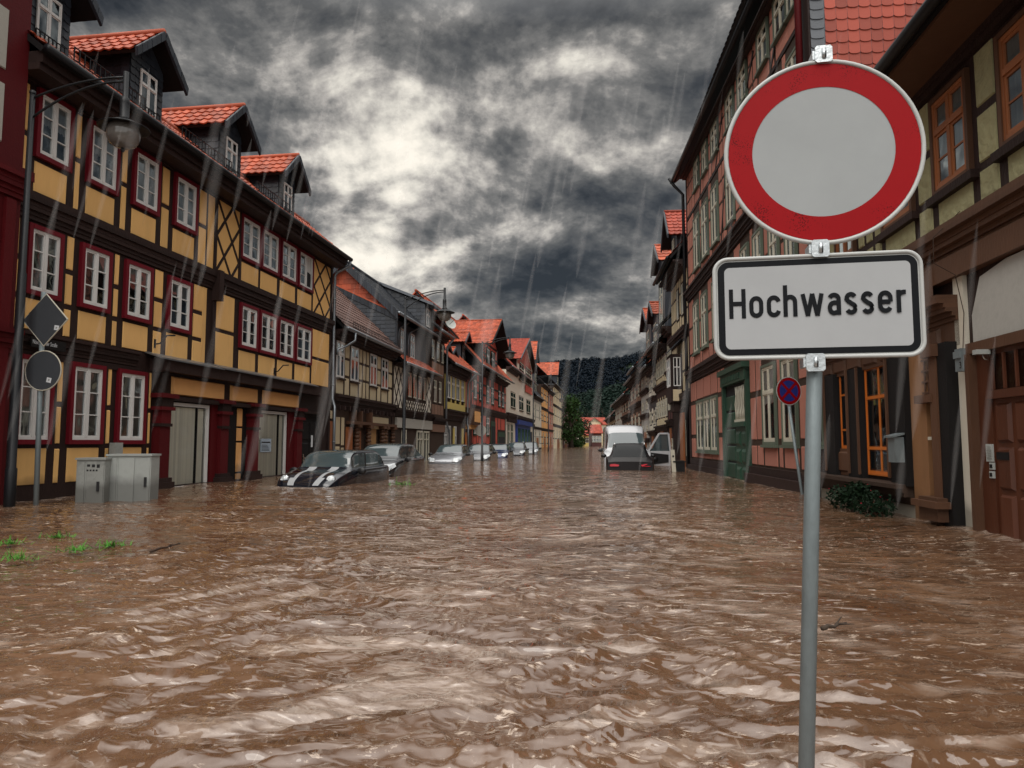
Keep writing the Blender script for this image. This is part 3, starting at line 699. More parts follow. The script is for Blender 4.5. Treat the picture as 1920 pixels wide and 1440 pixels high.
# high slate dormer with its cheek towards the camera
mb = MB(); u0, u1 = f.U(797,600,0), f.U(812,600,0); zt0, zt1 = 10.6, 8.95
pts = [f.P(u0,7.2,0), f.P(u0,zt1,0), f.P(u0,zt0,-3.8), f.P(u0,7.2,-3.8)]; q = [x+f.u*(u1-u0) for x in pts]
mb.add(pts+q, [(0,1,2,3),(7,6,5,4),(0,4,5,1),(1,5,6,2),(2,6,7,3)])
mb.shingles(f.P(u0, 7.2, -3.8), f.n, UZ, -f.u, 3.8, 3.3, .26, .22, clip=lambda x, y: y < 3.3-x*.43)
dm = mb.build('dormer', M['slate'], h3)
mb = MB(); A_ = f.P(u0-.2,zt1-.12,.5); B_ = f.P(u0-.2,zt0+.05,-3.9); w_ = f.u*(u1-u0+.4); th = UZ*.16
mb.hexa([A_,A_+w_,B_+w_,B_,A_+th,A_+w_+th,B_+w_+th,B_+th]); mb.build('dormer_roof', M['slatel'], dm)
window(f, dm, u0+.25, u0+1.0, 7.7, 8.75, sty='whiteT', ob=.01)
# satellite dish
# ================================================================ brown part (H3b)
U0, U1 = f.U(808.3,800), f.U(831.5,800)
hb = thing('timbered_house', 'narrow brown infill house with two cream windows right of the slate house', 'house', f.P(U0+1,-.6,0))
housebody(f, hb, U0, U1, 7.5, 8, 'timber2')
for a, b in ((804.5,810),(814,819.5),(822.5,827.5)): window(f, hb, f.U(a+4,650), f.U(b+4,655), 5.95, 7.2, sty='creamT', ob=.0)
for a, b in ((812,818),(821.6,827)): window(f, hb, f.U(a,735), f.U(b,735), 3.4, 4.8, sty='creamT')
p = MB()
for k in range(4):
    w_ = (U1-U0-.1)/4; f.panel(p, U0+.08+k*w_, U0+k*w_+w_-.04, 5.05, 5.85); f.panel(p, U0+.08+k*w_, U0+k*w_+w_-.04, 2.7, 3.3)
f.box(p, U0, U1, 1.65, 2.1, 0, .1); p.build('plaster_panel', M['brownp'], hb)
t = MB(); cornice(f, t, U0, U1, 7.3, 7.6, .5, 3); cornice(f, t, U0, U1, 2.15, 2.5, .3, 4); t.build('timber_frame', M['timber'], hb)
roofpart(f, hb, U0, U1+.2, 7.7, .55, 4, radians(40), 'slate', tw=.28, tl=.26)
g = MB(); g.tube([f.P(U1+.1,7.6,.6), f.P(U1+.05,7.1,.2), f.P(U1+.05,2.4,.15), f.P(U1+.6,1.6,.25), f.P(U1+.6,-.6,.25)], .07, 8); g.build('downpipe', M['zinc'], hb)

# ================================================================ LEMON HOUSE (H4)
U0, U1 = f.U(832.5,790), f.U(871,790)
h4 = thing('house', 'small lemon yellow fronted house with four tall upper windows and brown cornice', 'house', f.P(U0+2,-.6,0))
ze = 6.0
housebody(f, h4, U0, U1, ze, 8, 'timber2')
zz = [f.hit(x, y)[1] for x, y in ((853,707),(853,750),(853,770))]
W4 = [(f.U(a,y), f.U(b,y), zz[1], zz[0]) for a,b,y in ((836.7,843.3,724),(846,851.3,727),(854.5,860,730),(863.8,868.4,734))]
p = MB(); f.box(p, U0+.05, U1-.05, zz[2], zz[1]-.25, 0, .06)
e_ = [U0+.05]+[q for w in W4 for q in (w[0]-.06, w[1]+.06)]+[U1-.05]
for i in range(5): f.box(p, e_[2*i], max(e_[2*i+1], e_[2*i]+.15), zz[1]-.25, zz[0]+.1, 0, .06)
for a in (849, 865.5): f.box(p, f.U(a,810), f.U(a+1.8,810), -.6, 2.0, 0, .08)
p.build('plaster_panel', M['lemon'], h4)
for w in W4: window(f, h4, *w, sty='whiteT', sill='black', ob=.02)
for a, b in ((832.6,837.6),(839.4,844.6),(850.5,855)): window(f, h4, f.U(a,808), f.U(b,808), .3, 2.1, sty='whiteT')
t = MB(); cornice(f, t, U0, U1, 2.5, zz[2]-.02, .35, 5); cornice(f, t, U0, U1, 5.4, 6.0, .6, 4); f.box(t, f.U(856,810), f.U(865,810), -.6, 2.1, 0, .02); t.build('timber_frame', M['timber'], h4)
roofpart(f, h4, U0-.1, U1+.1, 6.05, .7, 4.4, radians(42), 'tile')
g = MB(); g.tube([f.P(U1+.1,6.0,.8), f.P(U1+.05,5.4,.3), f.P(U1+.0,5.1,.25), f.P(U1,2.4,.2), f.P(U1-.1,2.0,.3), f.P(U1-.1,-.6,.3)], .07, 8); g.build('downpipe', M['zinc'], h4)
for px in (843, 857, 868):
    c = f.U(px, 670); dormer(f, h4, c, .75, 5.9, 7.2, 7.8, 1.05, -.9, -.5, -2.4, wins=[(c-.35,c+.35,6.5,7.5,'whiteT')], shing=False, sub=3)
# orange door house + oriel
U0, U1 = f.U(871.3,800), f.U(884,800)
hc = thing('house', 'narrow reddish house with a carved oriel above a bright orange door', 'house', f.P(U0+1,-.6,0))
housebody(f, hc, U0, U1, 6.1, 8, 'darkredt'); roofpart(f, hc, U0, U1, 6.15, .6, 4.4, radians(42), 'tile')
p = MB(); 
for k in range(3): f.panel(p, U0+.1+k*.62, U0+.6+k*.62, 3.6, 5.7)
p.build('plaster_panel', M['pink'], hc)
p = MB(); f.box(p, U0+.05, U1-.1, 2.3, 3.5, 0, .7, 0); f.box(p, U0+.15, U1-.2, 2.0, 2.3, 0, .45, 1); f.panel(p, U0+.15, U1-.2, 2.5, 3.3, .7, .04, mi=1); p.build('oriel', [M['carvedwood'], M['ochre2']], hc)
p = MB(); f.box(p, f.U(872,815), f.U(878.5,815), -.6, 1.75, 0, .05); p.build('door', M['orangewood'], hc)
p = MB(); p.lathe(f.P(f.U(879,798),1.9,.9), [(0,-.03),(.42,-.03),(.42,.03),(0,.03)], 20, axis=-f.u, smooth=False); f.box(p, f.U(879,798)-.02, f.U(879,798)+.02, 1.95, 2.0, 0, .6); p.build('hanging_sign', M['greyp'], hc)

# ================================================================ RED HOUSE (H5)
U0, U1 = f.U(884.4,800), f.U(948,800)
h5 = thing('timbered_house', 'bright red half-timbered house with dark green windows and big orange cross gable', 'house', f.P(U0+5,-.6,0))
housebody(f, h5, U0, U1, 6.9, 9, 'timber')
zz = [f.hit(x, y)[1] for x, y in ((916,723),(916,756),(916,768),(916,774),(890,777),(890,815))]
zu1, zu0 = zz[0], zz[1]
W5 = [(f.U(a,y), f.U(b,y), zu0, zu1) for a,b,y in ((887.8,893.3,734),(898.3,902.8,735),(911.7,916.7,738),(920.6,925.6,741),(934,938.3,745),(940.6,945,748))]
G5 = [(f.U(a,y), f.U(b,y), zz[5], zz[4]) for a,b,y in ((887,893,796),(898,902.5,797),(911.5,917,799))]
for w in W5+G5: window(f, h5, *w, sty='greenT', sill='greenwood')
p = MB(); rowpanels(f, p, None, U0, U1, zz[2]+.05, 6.5, W5, rails=(.4,.72), colw=.75, pw=.22, railh=.18, above=False)
rowpanels(f, p, None, U0, f.U(919,800), -.4, zz[3]-.3, G5, rails=(.35,.72), colw=.75, pw=.22, railh=.18, above=False)
for a, b, c, d in ((928.5,932,-.3,zz[3]-.3),(933.5,938,2.2,zz[3]-.3),(939.5,946,2.2,zz[3]-.3)): f.panel(p, f.U(a,800), f.U(b,800), c, d)
p.build('plaster_panel', M['redp'], h5)
t = MB(); cornice(f, t, U0, U1, zz[3]-.2, zz[2]+.02, .25, 4); cornice(f, t, U0, U1, 6.55, 6.9, .5, 3); t.build('timber_frame', M['timber'], h5)
for a, b, z in ((919.5,928,2.9),(932.8,945.5,2.0)):
    p = MB(); f.box(p, f.U(a,810), f.U(b,810), -.6, z, 0, .06); f.box(p, f.U(a,810)+.3, f.U(b,810)-.2, -.6, z-.45, .06, .065, 1); p.build('door', [M['greenwood'], M['interior']], h5)
roofpart(f, h5, U0, U1, 6.95, .8, 9, radians(48), 'tile', tw=.3, tl=.36, tilesub=3)
# cross gable
ua, ub = f.U(902.7,690,.2), f.U(931.8,700,.2); c = (ua+ub)/2; hw = (ub-ua)/2
za = f.hit(916.5,710,.2)[1]; zt = f.hit(916,643,1.4)[1]; zap = f.hit(934,589,1.4)[1]
DBG = dict(c=c, hw=hw, za=za, zt=zt, zap=zap, tipL=f.hit(916,641,1.4), apx=f.hit(934,589,1.4), tipR=f.hit(944,652,1.4))
zt = .5*(f.hit(916,641,1.4)[1]+f.hit(944,652,1.4)[1])
gb = dormer(f, h5, c, hw, 6.9, zt, zap, hw+1.1, .2, 1.3, -8, face='redp', cheek='slate', roof='tile', verge='black', name='gable', tile=(.34,.36), shing=False, sub=3)
zz2 = [f.hit(x,y,.2)[1] for x,y in ((916,655),(916,696))]
t = MB()
n_ = 6; w_ = 2*hw/n_
for k in range(n_+1): f.box(t, c-hw+k*w_-.1, c-hw+k*w_+.1, 6.9, zt+.2, .2, .24)
for z in (7.9, 9.2, zt-.6): f.box(t, c-hw, c+hw, z, z+.16, .2, .243)
t.build('gable_timber', M['timber'], gb)
for a, b in ((911,916.3),(919.7,925)): window(f, gb, f.U(a,675,.2), f.U(b,675,.2), zz2[1], zz2[0], sty='greenT', ob=.25, sill='greenwood')
cc = f.U(890, 690); dormer(f, h5, cc, 1.0, 6.9, 8.7, 9.6, 1.4, -.9, -.4, -4, wins=[(cc-.4,cc+.4,7.4,8.6,'whiteT')], shing=False, sub=3)

# ================================================================ WHITE HOUSE (H6)
U0, U1 = f.U(949,800), f.U(999.5,800)
h6 = thing('house', 'off-white plastered house with blue shop front and a tall orange-tiled gable', 'house', f.P(U0+5,-.6,0))
housebody(f, h6, U0, U1, 8.4, 9, 'offwhite')
zz = [f.hit(x,y)[1] for x,y in ((977,743),(977,770),(977,785))]
for a, b, y in ((957.5,966,751),(973,981,756),(987,994,760)): window(f, h6, f.U(a,y), f.U(b,y), zz[1], zz[0], sty='creamT', sill='black')
t = MB(); cornice(f, t, U0, U1, zz[2]-.35, zz[2]+.25, .35, 4)
for k in range(26): f.box(t, U0+.2+k*(U1-U0)/26, U0+.5+k*(U1-U0)/26, zz[2]-.7, zz[2]-.35, 0, .3)
cornice(f, t, U0, f.U(968,740), 8.3, 8.7, .6, 3)
t.build('timber_frame', M['timber'], h6)
roofpart(f, h6, U0, U1, 8.75, .6, 9, radians(46), 'tile2', tw=.34, tl=.4, tilesub=3)
for a, b in ((951.5,955),(957.5,961.5)): window(f, h6, f.U(a,808), f.U(b,808), .6, 3.0, sty='creamT')
p = MB(); u0, u1 = f.U(966,810), f.U(991,810); f.box(p, u0, u1, -.6, 3.3, 0, .25, 0); f.box(p, u0-.2, u1+.2, 3.0, 3.5, 0, .5, 0)
for k in range(4): f.box(p, u0+.4+k*(u1-u0)/4, u0+(k+1)*(u1-u0)/4-.3, -.4, 2.6, .25, .26, 1)
p.build('shop_front', [M['bluewood'], M['glass']], h6)
p = MB(); f.box(p, f.U(993,810), f.U(997.5,810), -.6, 2.4, 0, .02); p.build('archway', M['interior'], h6)
ua, ub = f.U(969,700,.1), f.U(998,720,.1); c = (ua+ub)/2; hw = (ub-ua)/2
zt = .5*(f.hit(974,673,.7)[1]+f.hit(1003,692,.7)[1]); zap = f.hit(989,630,.7)[1]
DBG['h6'] = (c, hw, zt, zap, f.hit(974,673,.7), f.hit(989,630,.7), f.hit(1003,692,.7))
gb = dormer(f, h6, c, hw, 8.3, zt, zap, hw+.8, .1, .7, -8, face='offwhite', cheek='timber', roof='tile2', verge='slatel', name='gable', tile=(.36,.4), shing=False, sub=3)
t = MB(); t.shingles(f.P(c-hw, zt-.3, .12), f.u, UZ, f.n, 2*hw, zap-zt, .4, .35, rnd=False, clip=lambda x, y: y < (1-abs(x-hw)/hw)*(zap-zt)*.95); t.build('tile_hung_gable', M['tile2'], gb)
zq = [f.hit(x,y,.1)[1] for x,y in ((977,680),(977,715))]
window(f, gb, f.U(973.7,697,.1), f.U(981.7,697,.1), zq[1], zq[0], sty='creamT', ob=.12)
zq = [f.hit(x,y,.1)[1] for x,y in ((990,690),(990,722),(990,737))]
window(f, gb, f.U(985,705,.1), f.U(990,705,.1), zq[1], zq[0], sty='creamT', ob=.12); window(f, gb, f.U(990.3,705,.1), f.U(995.3,705,.1), zq[1], zq[0], sty='creamT', ob=.12)
t = MB(); f.box(t, f.U(985,728,.1), f.U(997.5,728,.1), zq[2], zq[1]-.15, .1, .15); t.build('red_panel', M['redp'], gb)

# ================================================================ generic houses further down the street
def rowhouse(f, pxl, pxr, ze, label, wall, panel, nwin, levels, roof='slate', sty='far', pitch=45, dorm=None, cat='house', ov=.5, depth=9, cor=True, gmat='black', rails=(.4,.7), side=1, name='timbered_house', noroof=False):
    u0, u1 = f.U(pxl, 800), f.U(pxr, 800)
    if u0 > u1: u0, u1 = u1, u0
    u0 += .01; u1 -= .01
    h = thing(name, label, cat, f.P((u0+u1)/2, -.6, 0))
    housebody(f, h, u0, u1, ze, depth, wall)
    if not noroof: roofpart(f, h, u0, u1, ze+.05, ov, depth, radians(pitch), roof, tw=.36, tl=.42, tilesub=3)
    p = MB(); W = u1-u0; t = MB()
    for (zl, zh, w0, w1) in levels:
        wins = [(u0+W*(i+.5)/nwin-min(.5, W/nwin*.32), u0+W*(i+.5)/nwin+min(.5, W/nwin*.32), w0, w1) for i in range(nwin)]
        for w in wins: window(f, h, *w, sty=sty)
        if panel: rowpanels(f, p, None, u0, u1, zl, zh, wins, rails=rails, colw=.8, pw=.2, railh=.16, minw=.12)
        if cor: cornice(f, t, u0, u1, zl-.3, zl, .2, 3)
    cornice(f, t, u0, u1, ze-.35, ze, ov*.8, 3)
    if panel and p.v: p.build('plaster_panel', M[panel], h)
    t.build('timber_frame', M['timber'], h)
    f.box(g0 := MB(), u0+W*.35, u0+W*.6, -.6, 1.7, 0, .05); g0.build('door', M['brownwood'], h)
    if dorm:
        for fr_, hw, zt, zap in dorm:
            c = u0+W*fr_; dormer(f, h, c, hw, ze, zt, zap, hw+.4, -.3, .1, -4.5, roof='tile', shing=False, sub=3, tile=(.36,.42), wins=[(c-hw*.5,c+hw*.5,ze+.7,zt-.3,'far')])
    return h
rowhouse(f, 999.8, 1015, 7.3, 'small grey house with slate roof and an orange-roofed dormer beside the white house', 'greyp', 'offwhite', 2, [(3.2,6.6,4.2,6.3),(-.4,2.8,.9,2.6)], dorm=[(.5,1.9,12.6,15.4)], pitch=50)
rowhouse(f, 1015.2, 1027, 9.8, 'narrow grey timbered house with orange-yellow panels halfway down the left row', 'timber2', 'ochre2', 2, [(6.4,9.4,7.2,9.1),(3.2,6.0,4.1,5.7),(-.4,2.8,.6,2.5)])
rowhouse(f, 1027.2, 1037, 9.6, 'narrow mauve-brown house between two timbered houses down the left row', 'brownp', 'pink', 2, [(6.2,9.2,7.0,8.9),(3.2,5.9,4.1,5.7),(-.4,2.8,.6,2.5)])
rowhouse(f, 1037.2, 1055, 11.6, 'tall cream timbered house with orange roof near the end of the left row', 'timber2', 'cream', 4, [(8.0,11.2,8.9,10.9),(4.4,7.6,5.3,7.3),(-.4,3.9,1.0,3.2)], dorm=[(.6,2.2,14.3,17)], rails=(.5,))
f9 = Fac(1055.4, LD(1055.4), 1066, LD(1066)+8, 1)
rowhouse(f9, 1055.6, 1066, 10.2, 'dark brown timbered house closing the left row at its far end', 'timber', 'darkredt', 2, [(6.4,9.6,7.4,9.3),(3.0,6.0,3.9,5.7),(-.4,2.6,.6,2.3)])
# ================================================================ SALMON HOUSE, right
f = Fac(1297, 29, 1548, 13.6, -1); FPK = f
U0, U1 = .0, 15.46
FPK.shear = -.045
pk = thing('timbered_house', 'tall salmon pink half-timbered house with sage green windows and a carved green door', 'house', f.P(8,-.6,0))
housebody(f, pk, U0, U1, 12.0, 9, 'timber2')
roofpart(f, pk, U0-.3, U1+.2, 11.95, .5, 9, radians(40), 'slate', tw=.28, tl=.26, gut='metal')
t = MB()
cornice(f, t, U0, U1, 6.72, 7.1, .24, 5); cornice(f, t, U0, U1, 3.42, 3.85, .28, 6); cornice(f, t, U0, U1, 11.9, 12.0, .3, 2)
f.box(t, U0, U1, 10.1, 10.22, 0, .03)
f.box(t, U0-.02, U0+.14, -.8, 12, -.3, .04); f.box(t, U1-.5, U1+.01, -.8, 12, -.3, .05)
f.box(t, U0, f.U(1361,800), -.8, .38, 0, .10); f.box(t, f.U(1409,800), U1, -.8, .38, 0, .10); f.box(t, f.U(1409,800), U1, -.8, .2, .10, .22); f.box(t, U0, f.U(1361,800), -.8, .15, .10, .2)
t.build('timber_frame', M['timber'], pk)
us3 = [(f.U(a,y), f.U(b,y)) for a,b,y in ((1302,1312,325),(1317.7,1328,293),(1334,1347.7,257),(1361.7,1377,199),(1384,1402,157),(1420.7,1442,80),(1452,1478,20))]+[(14.0,14.85)]
W3 = [(max(a,.3), b, 10.75, 11.9) for a, b in us3]
W2 = [(a, b, 7.62, 9.72) for a, b in [(f.U(a,y), f.U(b,y)) for a,b,y in ((1302,1312.5,450),(1317,1329,425),(1335,1348,400),(1363,1378,365))]]+[(9.6,10.45,7.62,9.72),(11.0,11.85,7.62,9.72),(12.6,13.4,7.62,9.72),(13.9,14.75,7.62,9.72)]
W1 = [(a, b, 4.42, 6.42) for a, b in [(f.U(a,y), f.U(b,y)) for a,b,y in ((1301.8,1311.6,615),(1316.7,1327.8,600))]]+[(5.0,5.9,4.42,6.42),(7.3,8.2,4.42,6.42),(9.2,10.1,4.42,6.42),(10.6,11.5,4.42,6.42),(12.1,12.9,4.42,6.42),(13.4,14.2,4.42,6.42)]
G = [(f.U(a,y), f.U(b,y), c, d) for a,b,y,c,d in ((1308,1321,790,.68,2.58),(1321.3,1334,790,.68,2.58),(1334.3,1347,790,.68,2.58),(1431.7,1457,755,.95,2.92),(1468.6,1497,755,.95,2.92),(1520,1547,755,.95,2.92))]
for w in W3+W2+W1: window(f, pk, *w, sty='sageT', sill='sagewood')
for w in G: window(f, pk, *w, sty='sageT', sill='sagewood', curtain=.5)
p = MB(); UE = U1-.45
rowpanels(f, p, None, U0, UE, 10.22, 11.95, W3, rails=(.35,.75), colw=.62, pw=.14, railh=.09, above=False)
rowpanels(f, p, None, U0, UE, 7.12, 10.1, W2, rails=(.2,.55,.8), colw=.62, pw=.14, railh=.09, above=False)
rowpanels(f, p, None, U0, UE, 3.88, 6.7, W1, rails=(.22,.6), colw=.62, pw=.14, railh=.09, above=False)
ud0, ud1 = f.U(1361.7,800), f.U(1408,800)
rowpanels(f, p, None, U0, ud0-.05, .4, 3.4, G[:3], rails=(.28,.72), colw=.55, pw=.12, railh=.15, minw=.1)
rowpanels(f, p, None, ud1+.02, UE, .4, 3.4, G[3:], rails=(.2,.62), colw=.6, pw=.13, railh=.16, above=False)
p.build('plaster_panel', M['pink'], pk)
t = MB()
for (a, za, b, zb_) in ((3.1,10.15,3.9,11.7),(6.0,10.15,7.3,11.7),(9.4,10.15,11.2,11.7),(12.6,10.15,13.9,11.7),(6.6,7.2,7.6,9.9),(8.3,7.2,7.6,9.9),(13.4,7.2,12.0,9.9),(3.0,7.2,3.5,9.9)):
    f.beam(t, a, za, b, zb_, .11, .012, .035)
t.build('brace', M['timber'], pk)
# green carved door
s = MB(); f.box(s, ud0, ud0+.16, -.8, 3.0, 0, .12); f.box(s, ud1-.16, ud1, -.8, 3.0, 0, .12); f.box(s, ud0, ud1, 2.72, 3.05, 0, .16); f.box(s, ud0-.1, ud1+.1, 3.05, 3.2, 0, .24)
for k in range(12): f.box(s, ud0+.3+k*.2, ud0+.4+k*.2, 2.8, 2.96, .16, .19)
f.box(s, ud0+.16, ud1-.16, -.8, 2.72, -.02, .012, 1)
for k in range(6): f.panel(s, ud0+.25, ud0+.25+(ud1-ud0)*.36, -.55+k*.5, -.1+k*.5, .012, .03, .03)
m0 = ud0+(ud1-ud0)*.5
f.box(s, m0, ud1-.16, -.8, 1.45, .012, .05); f.box(s, m0-.08, ud1-.12, 1.45, 1.58, .012, .16)
for col in range(2):
    x0 = m0+.08+col*((ud1-.16-m0)/2); x1 = x0+(ud1-.16-m0)/2-.14
    for k in range(4):
        f.panel(s, x0, x1, -.6+k*.5, -.18+k*.5, .05, .05, .08)
dr = s.build('door', [M['greenwood'], M['interior']], pk)
g = MB()
for k in range(7):
    u = m0+.1+k*(ud1-.3-m0)/6.5; g.tube([f.P(u,1.6,.06), f.P(u+.03,1.85,.06), f.P(u-.06,2.1,.06), f.P(u+.08,2.35,.06), f.P(u+.02,2.6,.06)], .022, 6)
f.box(g, m0, ud1-.16, 1.58, 1.66, .03, .09); g.build('transom_grille', M['creamw'], dr)
g = MB(); g.tube([f.P(-.2,12.05,.68), f.P(-.05,11.7,.5), f.P(-.02,11.3,.15), f.P(-.02,-.6,.15)], .065, 10); g.build('downpipe', M['metal'], pk)
g = MB(); g.tube([f.P(U1-.28,12.0,.66), f.P(U1-.28,11.6,.3), f.P(U1-.28,11.3,.15), f.P(U1-.28,7.2,.15)], .07, 10); g.build('downpipe', M['timber_red'], pk)
for k in range(1):
    g = MB(); 
    for j in range(22): f.box(g, U1-.42, U1-.08, .35+j*.07, .38+j*.07, .05, .08)
    g.build('vent_grille', M['timber2'], pk)
# end wall hung with beaver-tail tiles
mb = MB(); O = f.P(U1+.02, 4.6, 0)
mb.hexa([O, O-f.n*9, O-f.n*9-f.u*.05, O-f.u*.05, O+UZ*7.3, O-f.n*9+UZ*7.3, O-f.n*9-f.u*.05+UZ*7.3, O-f.u*.05+UZ*7.3], 1)
mb.shingles(O-f.n*.26, -f.n, UZ, f.u, 4.6, 7.4, .215, .235, mi=0)
mb.shingles(O+f.n*.02, -f.n, UZ, f.u, .26, 7.4, .25, .2, mi=1)
mb.build('tile_hung_wall', [M['tile2'], M['slatel']], pk)

# ================================================================ OLIVE HOUSE, right foreground
f = Fac(1548, 13.4, 1920, 7.3, -1); FOL = f
U0, U1 = .02, 11.5
ol = thing('timbered_house', 'olive plastered half-timbered house with orange-brown windows and carved shop bay', 'house', f.P(5,-.6,0))
housebody(f, ol, U0, U1, 5.6, 8, 'timber')
t = MB()
uL = f.U(1700, 150, .8)
roofpart(f, ol, U0, U1, 5.70, .66, 8, radians(34), 'tileb', gut='metal')
so = MB(); f.box(so, U0, U1, 5.56, 5.61, 0, .62); so.build('soffit', M['carvedwood'], ol)
cornice(f, t, U0, U1, 5.42, 5.56, .12, 2)
f.box(t, U0, U0+.16, 3.5, 5.5, 0, .04)
wn = [(1.0,1.9,4.08,5.3),(f.U(1663,400)-.1, f.U(1717,380), 4.08, 5.3),(f.U(1752,270), f.U(1823,230), 4.08, 5.32),(6.11,7.05,4.08,5.32),(8.0,8.95,4.08,5.32),(9.7,10.6,4.08,5.32)]
for i, w in enumerate(wn): window(f, ol, *w, sty='orange', curtain=.97)
for w in wn: f.box(t, w[0]-.1, w[1]+.1, w[2]-.1, w[2], 0, .1)
t.build('timber_frame', M['timber'], ol)
p = MB(); rowpanels(f, p, None, U0, U1, 3.58, 5.42, wn, rails=(.27,.62), colw=.38, pw=.12, railh=.1, above=False); p.build('plaster_panel', M['olive'], ol)
# ground floor
X = lambda px, py=800: f.U(px, py)
s = MB()
cornice(f, s, U0, U1, 3.22, 3.56, .30, 6)
f.box(s, U0, U1, 2.95, 3.22, 0, .12); 
uB1 = X(1806, 600); 
cornice(f, s, U0, uB1, 2.45, 2.75, .34, 6)
for k in range(7):
    a = U0+.15+k*.66; f.panel(s, a, a+.52, 2.78, 3.18, .12, .03, .03)
    f.panel(s, a, a+.52, 2.2, 2.42, .05, .04, .03)
f.box(s, U0, uB1, 2.15, 2.45, 0, .05)
s.build('carved_fascia', M['carvedwood'], ol)
s = MB()
for a, b, o in ((1602,1627,.12),(1560,1578,.12),(1683,1708,.12),(1708,1727,.2)): s = MB(); f.box(s, X(a), X(b), .42, 2.2, 0, o); s.build('shop_post', M['black'], ol)
s = MB(); f.box(s, X(1790,760), X(1808,760), -.8, 2.2, 0, .18)
s.build('shop_post', M['black'], ol)
s = MB()
for a in (1604,1624,1681,1705,1560): s = MB(); f.box(s, X(a), X(a)+.05, .5, 2.2, .12, .15); s.build('moulding', M['carvedwood'], ol)
s = MB(); f.box(s, X(1571,830), X(1602,830), .45, .9, 0, .04); f.panel(s, X(1574,830), X(1599,830), .5, .85, .04, .03, .03); s.build('base_panel', M['carvedwood'], ol); s = MB()
f.box(s, X(1776,760), X(1789,760), .3, 2.2, 0, .2); f.box(s, X(1770,760), X(1793,760), 2.05, 2.2, .0, .26); f.box(s, X(1768,900), X(1806,900), .06, .34, 0, .3); f.box(s, X(1762,900), X(1812,900), .22, .30, 0, .36); f.box(s, X(1776,950), X(1788,950), -.8, .06, 0, .2)
s.build('wooden_pilaster', M['carvedwood'], ol)
window(f, ol, X(1580), X(1601), .9, 2.2, sty='orange2')
window(f, ol, X(1628), X(1682), .50, 2.2, sty='orange2')
s = MB(); cornice(f, s, X(1538,900), X(1727,900), .16, .44, .34, 5); s.build('sill_ledge', M['timber2'], ol)
s = MB(); f.box(s, X(1538,900), X(1727,900), -.8, .16, 0, .05); f.box(s, X(1808,800), X(1827,800), -.8, 3.0, 0, .05); s.build('whitewashed_plaster', M['offwhite'], ol)
s = MB(); u = X(1688,940)
s.tube([f.P(u,.15,.3), f.P(u,.02,.34), f.P(u,-.15,.28), f.P(u,-.25,.16), f.P(u,-.4,.12), f.P(u,-.5,.1)], [.07,.1,.08,.05,.06,.04], 8); s.build('scroll_bracket', M['carvedwood'], ol)
s = MB(); f.box(s, X(1727,800), X(1757,800), -.8, 2.2, 0, .12); s.build('tan_pier', M['tanwall'], ol)
s = MB(); a, b = X(1755,850), X(1779,850); f.box(s, a, b, -.8, 1.55, 0, .03); f.box(s, a, a+.06, -.8, 1.5, .03, .07); f.panel(s, a+.1, b-.06, -.4, .2, .03, .03, .02); f.panel(s, a+.1, b-.06, .35, 1.3, .03, .012, .02, mi=1)
dr = s.build('door', [M['doorwood'], M['interior']], ol)
s = MB(); a, b = X(1746,680), X(1776,680)
for k in range(4): f.box(s, a, b, 1.62+k*.14, 1.645+k*.14, .1, .13)
for k in range(4): f.box(s, a+.05+k*(b-a)/4, a+.08+k*(b-a)/4, 1.6, 2.15, .11, .125)
f.box(s, a-.03, b, 1.5, 1.6, .0, .22); s.build('transom_grille', M['carvedwood'], ol)
# right hand house-door bay
s = MB(); a = X(1828,600)
pts = [(a+.02,2.12),(a+.02,2.45),(a+.22,2.85),(a+.75,2.93),(U1,2.93),(U1,2.12)]
vs = [f.P(u,z,.0) for u,z in pts]+[f.P(u,z,.04) for u,z in pts]
s.add(vs, [tuple(range(6,12)), tuple(range(5,-1,-1))]+[(i,(i+1)%6,6+(i+1)%6,6+i) for i in range(6)]); s.build('plaster_panel', M['stone'], ol)
s = MB(); f.box(s, a, U1, 2.0, 2.12, 0, .12); f.box(s, a, a+.08, -.8, 2.0, 0, .14); s.build('door_frame', M['carvedwood'], ol)
s = MB(); b = X(1871,800); c = b+1.5
f.box(s, a+.08, b, -.8, 2.0, 0, .05); f.box(s, b, c, -.8, 2.0, 0, .03); f.box(s, c, U1, -.8, 2.0, 0, .05)
for k, (z0, z1) in enumerate(((-.75,-.15),(-.1,.45),(.5,.95),(1.0,1.42))):
    f.panel(s, b+.07, b+.33, z0, z1, .03, .035, .03); f.panel(s, b+.42, b+.68, z0, z1, .03, .035, .03); f.panel(s, b+.85, b+1.1, z0, z1, .03, .035, .03); f.panel(s, b+1.18, b+1.43, z0, z1, .03, .035, .03)
f.box(s, b-.02, c, 1.47, 1.56, .03, .1)
dr = s.build('house_door', M['doorwood'], ol)
s = MB(); f.box(s, b+.02, c, 1.57, 1.95, .03, .045, 0)
for k in range(7): f.box(s, b+.05+k*.22, b+.08+k*.22, 1.57, 1.95, .045, .07, 1)
s.build('transom_light', [M['glassd'], M['doorwood']], dr)
s = MB(); f.box(s, b+.08, b+.3, .82, .9, .065, .075); s.build('letter_slot', M['black'], dr)
def small(fc, name, label, cat, px, py, w, h, d, m, extra=None, o=0.0):
    u, z = fc.hit(px, py, o); th = thing(name, label, cat, fc.P(u, z, o)); mb = MB()
    fc.box(mb, u-w/2, u+w/2, z-h/2, z+h/2, o, o+d); mb.build('casing', M[m], th)
    if extra: extra(fc, th, u, z)
    return th
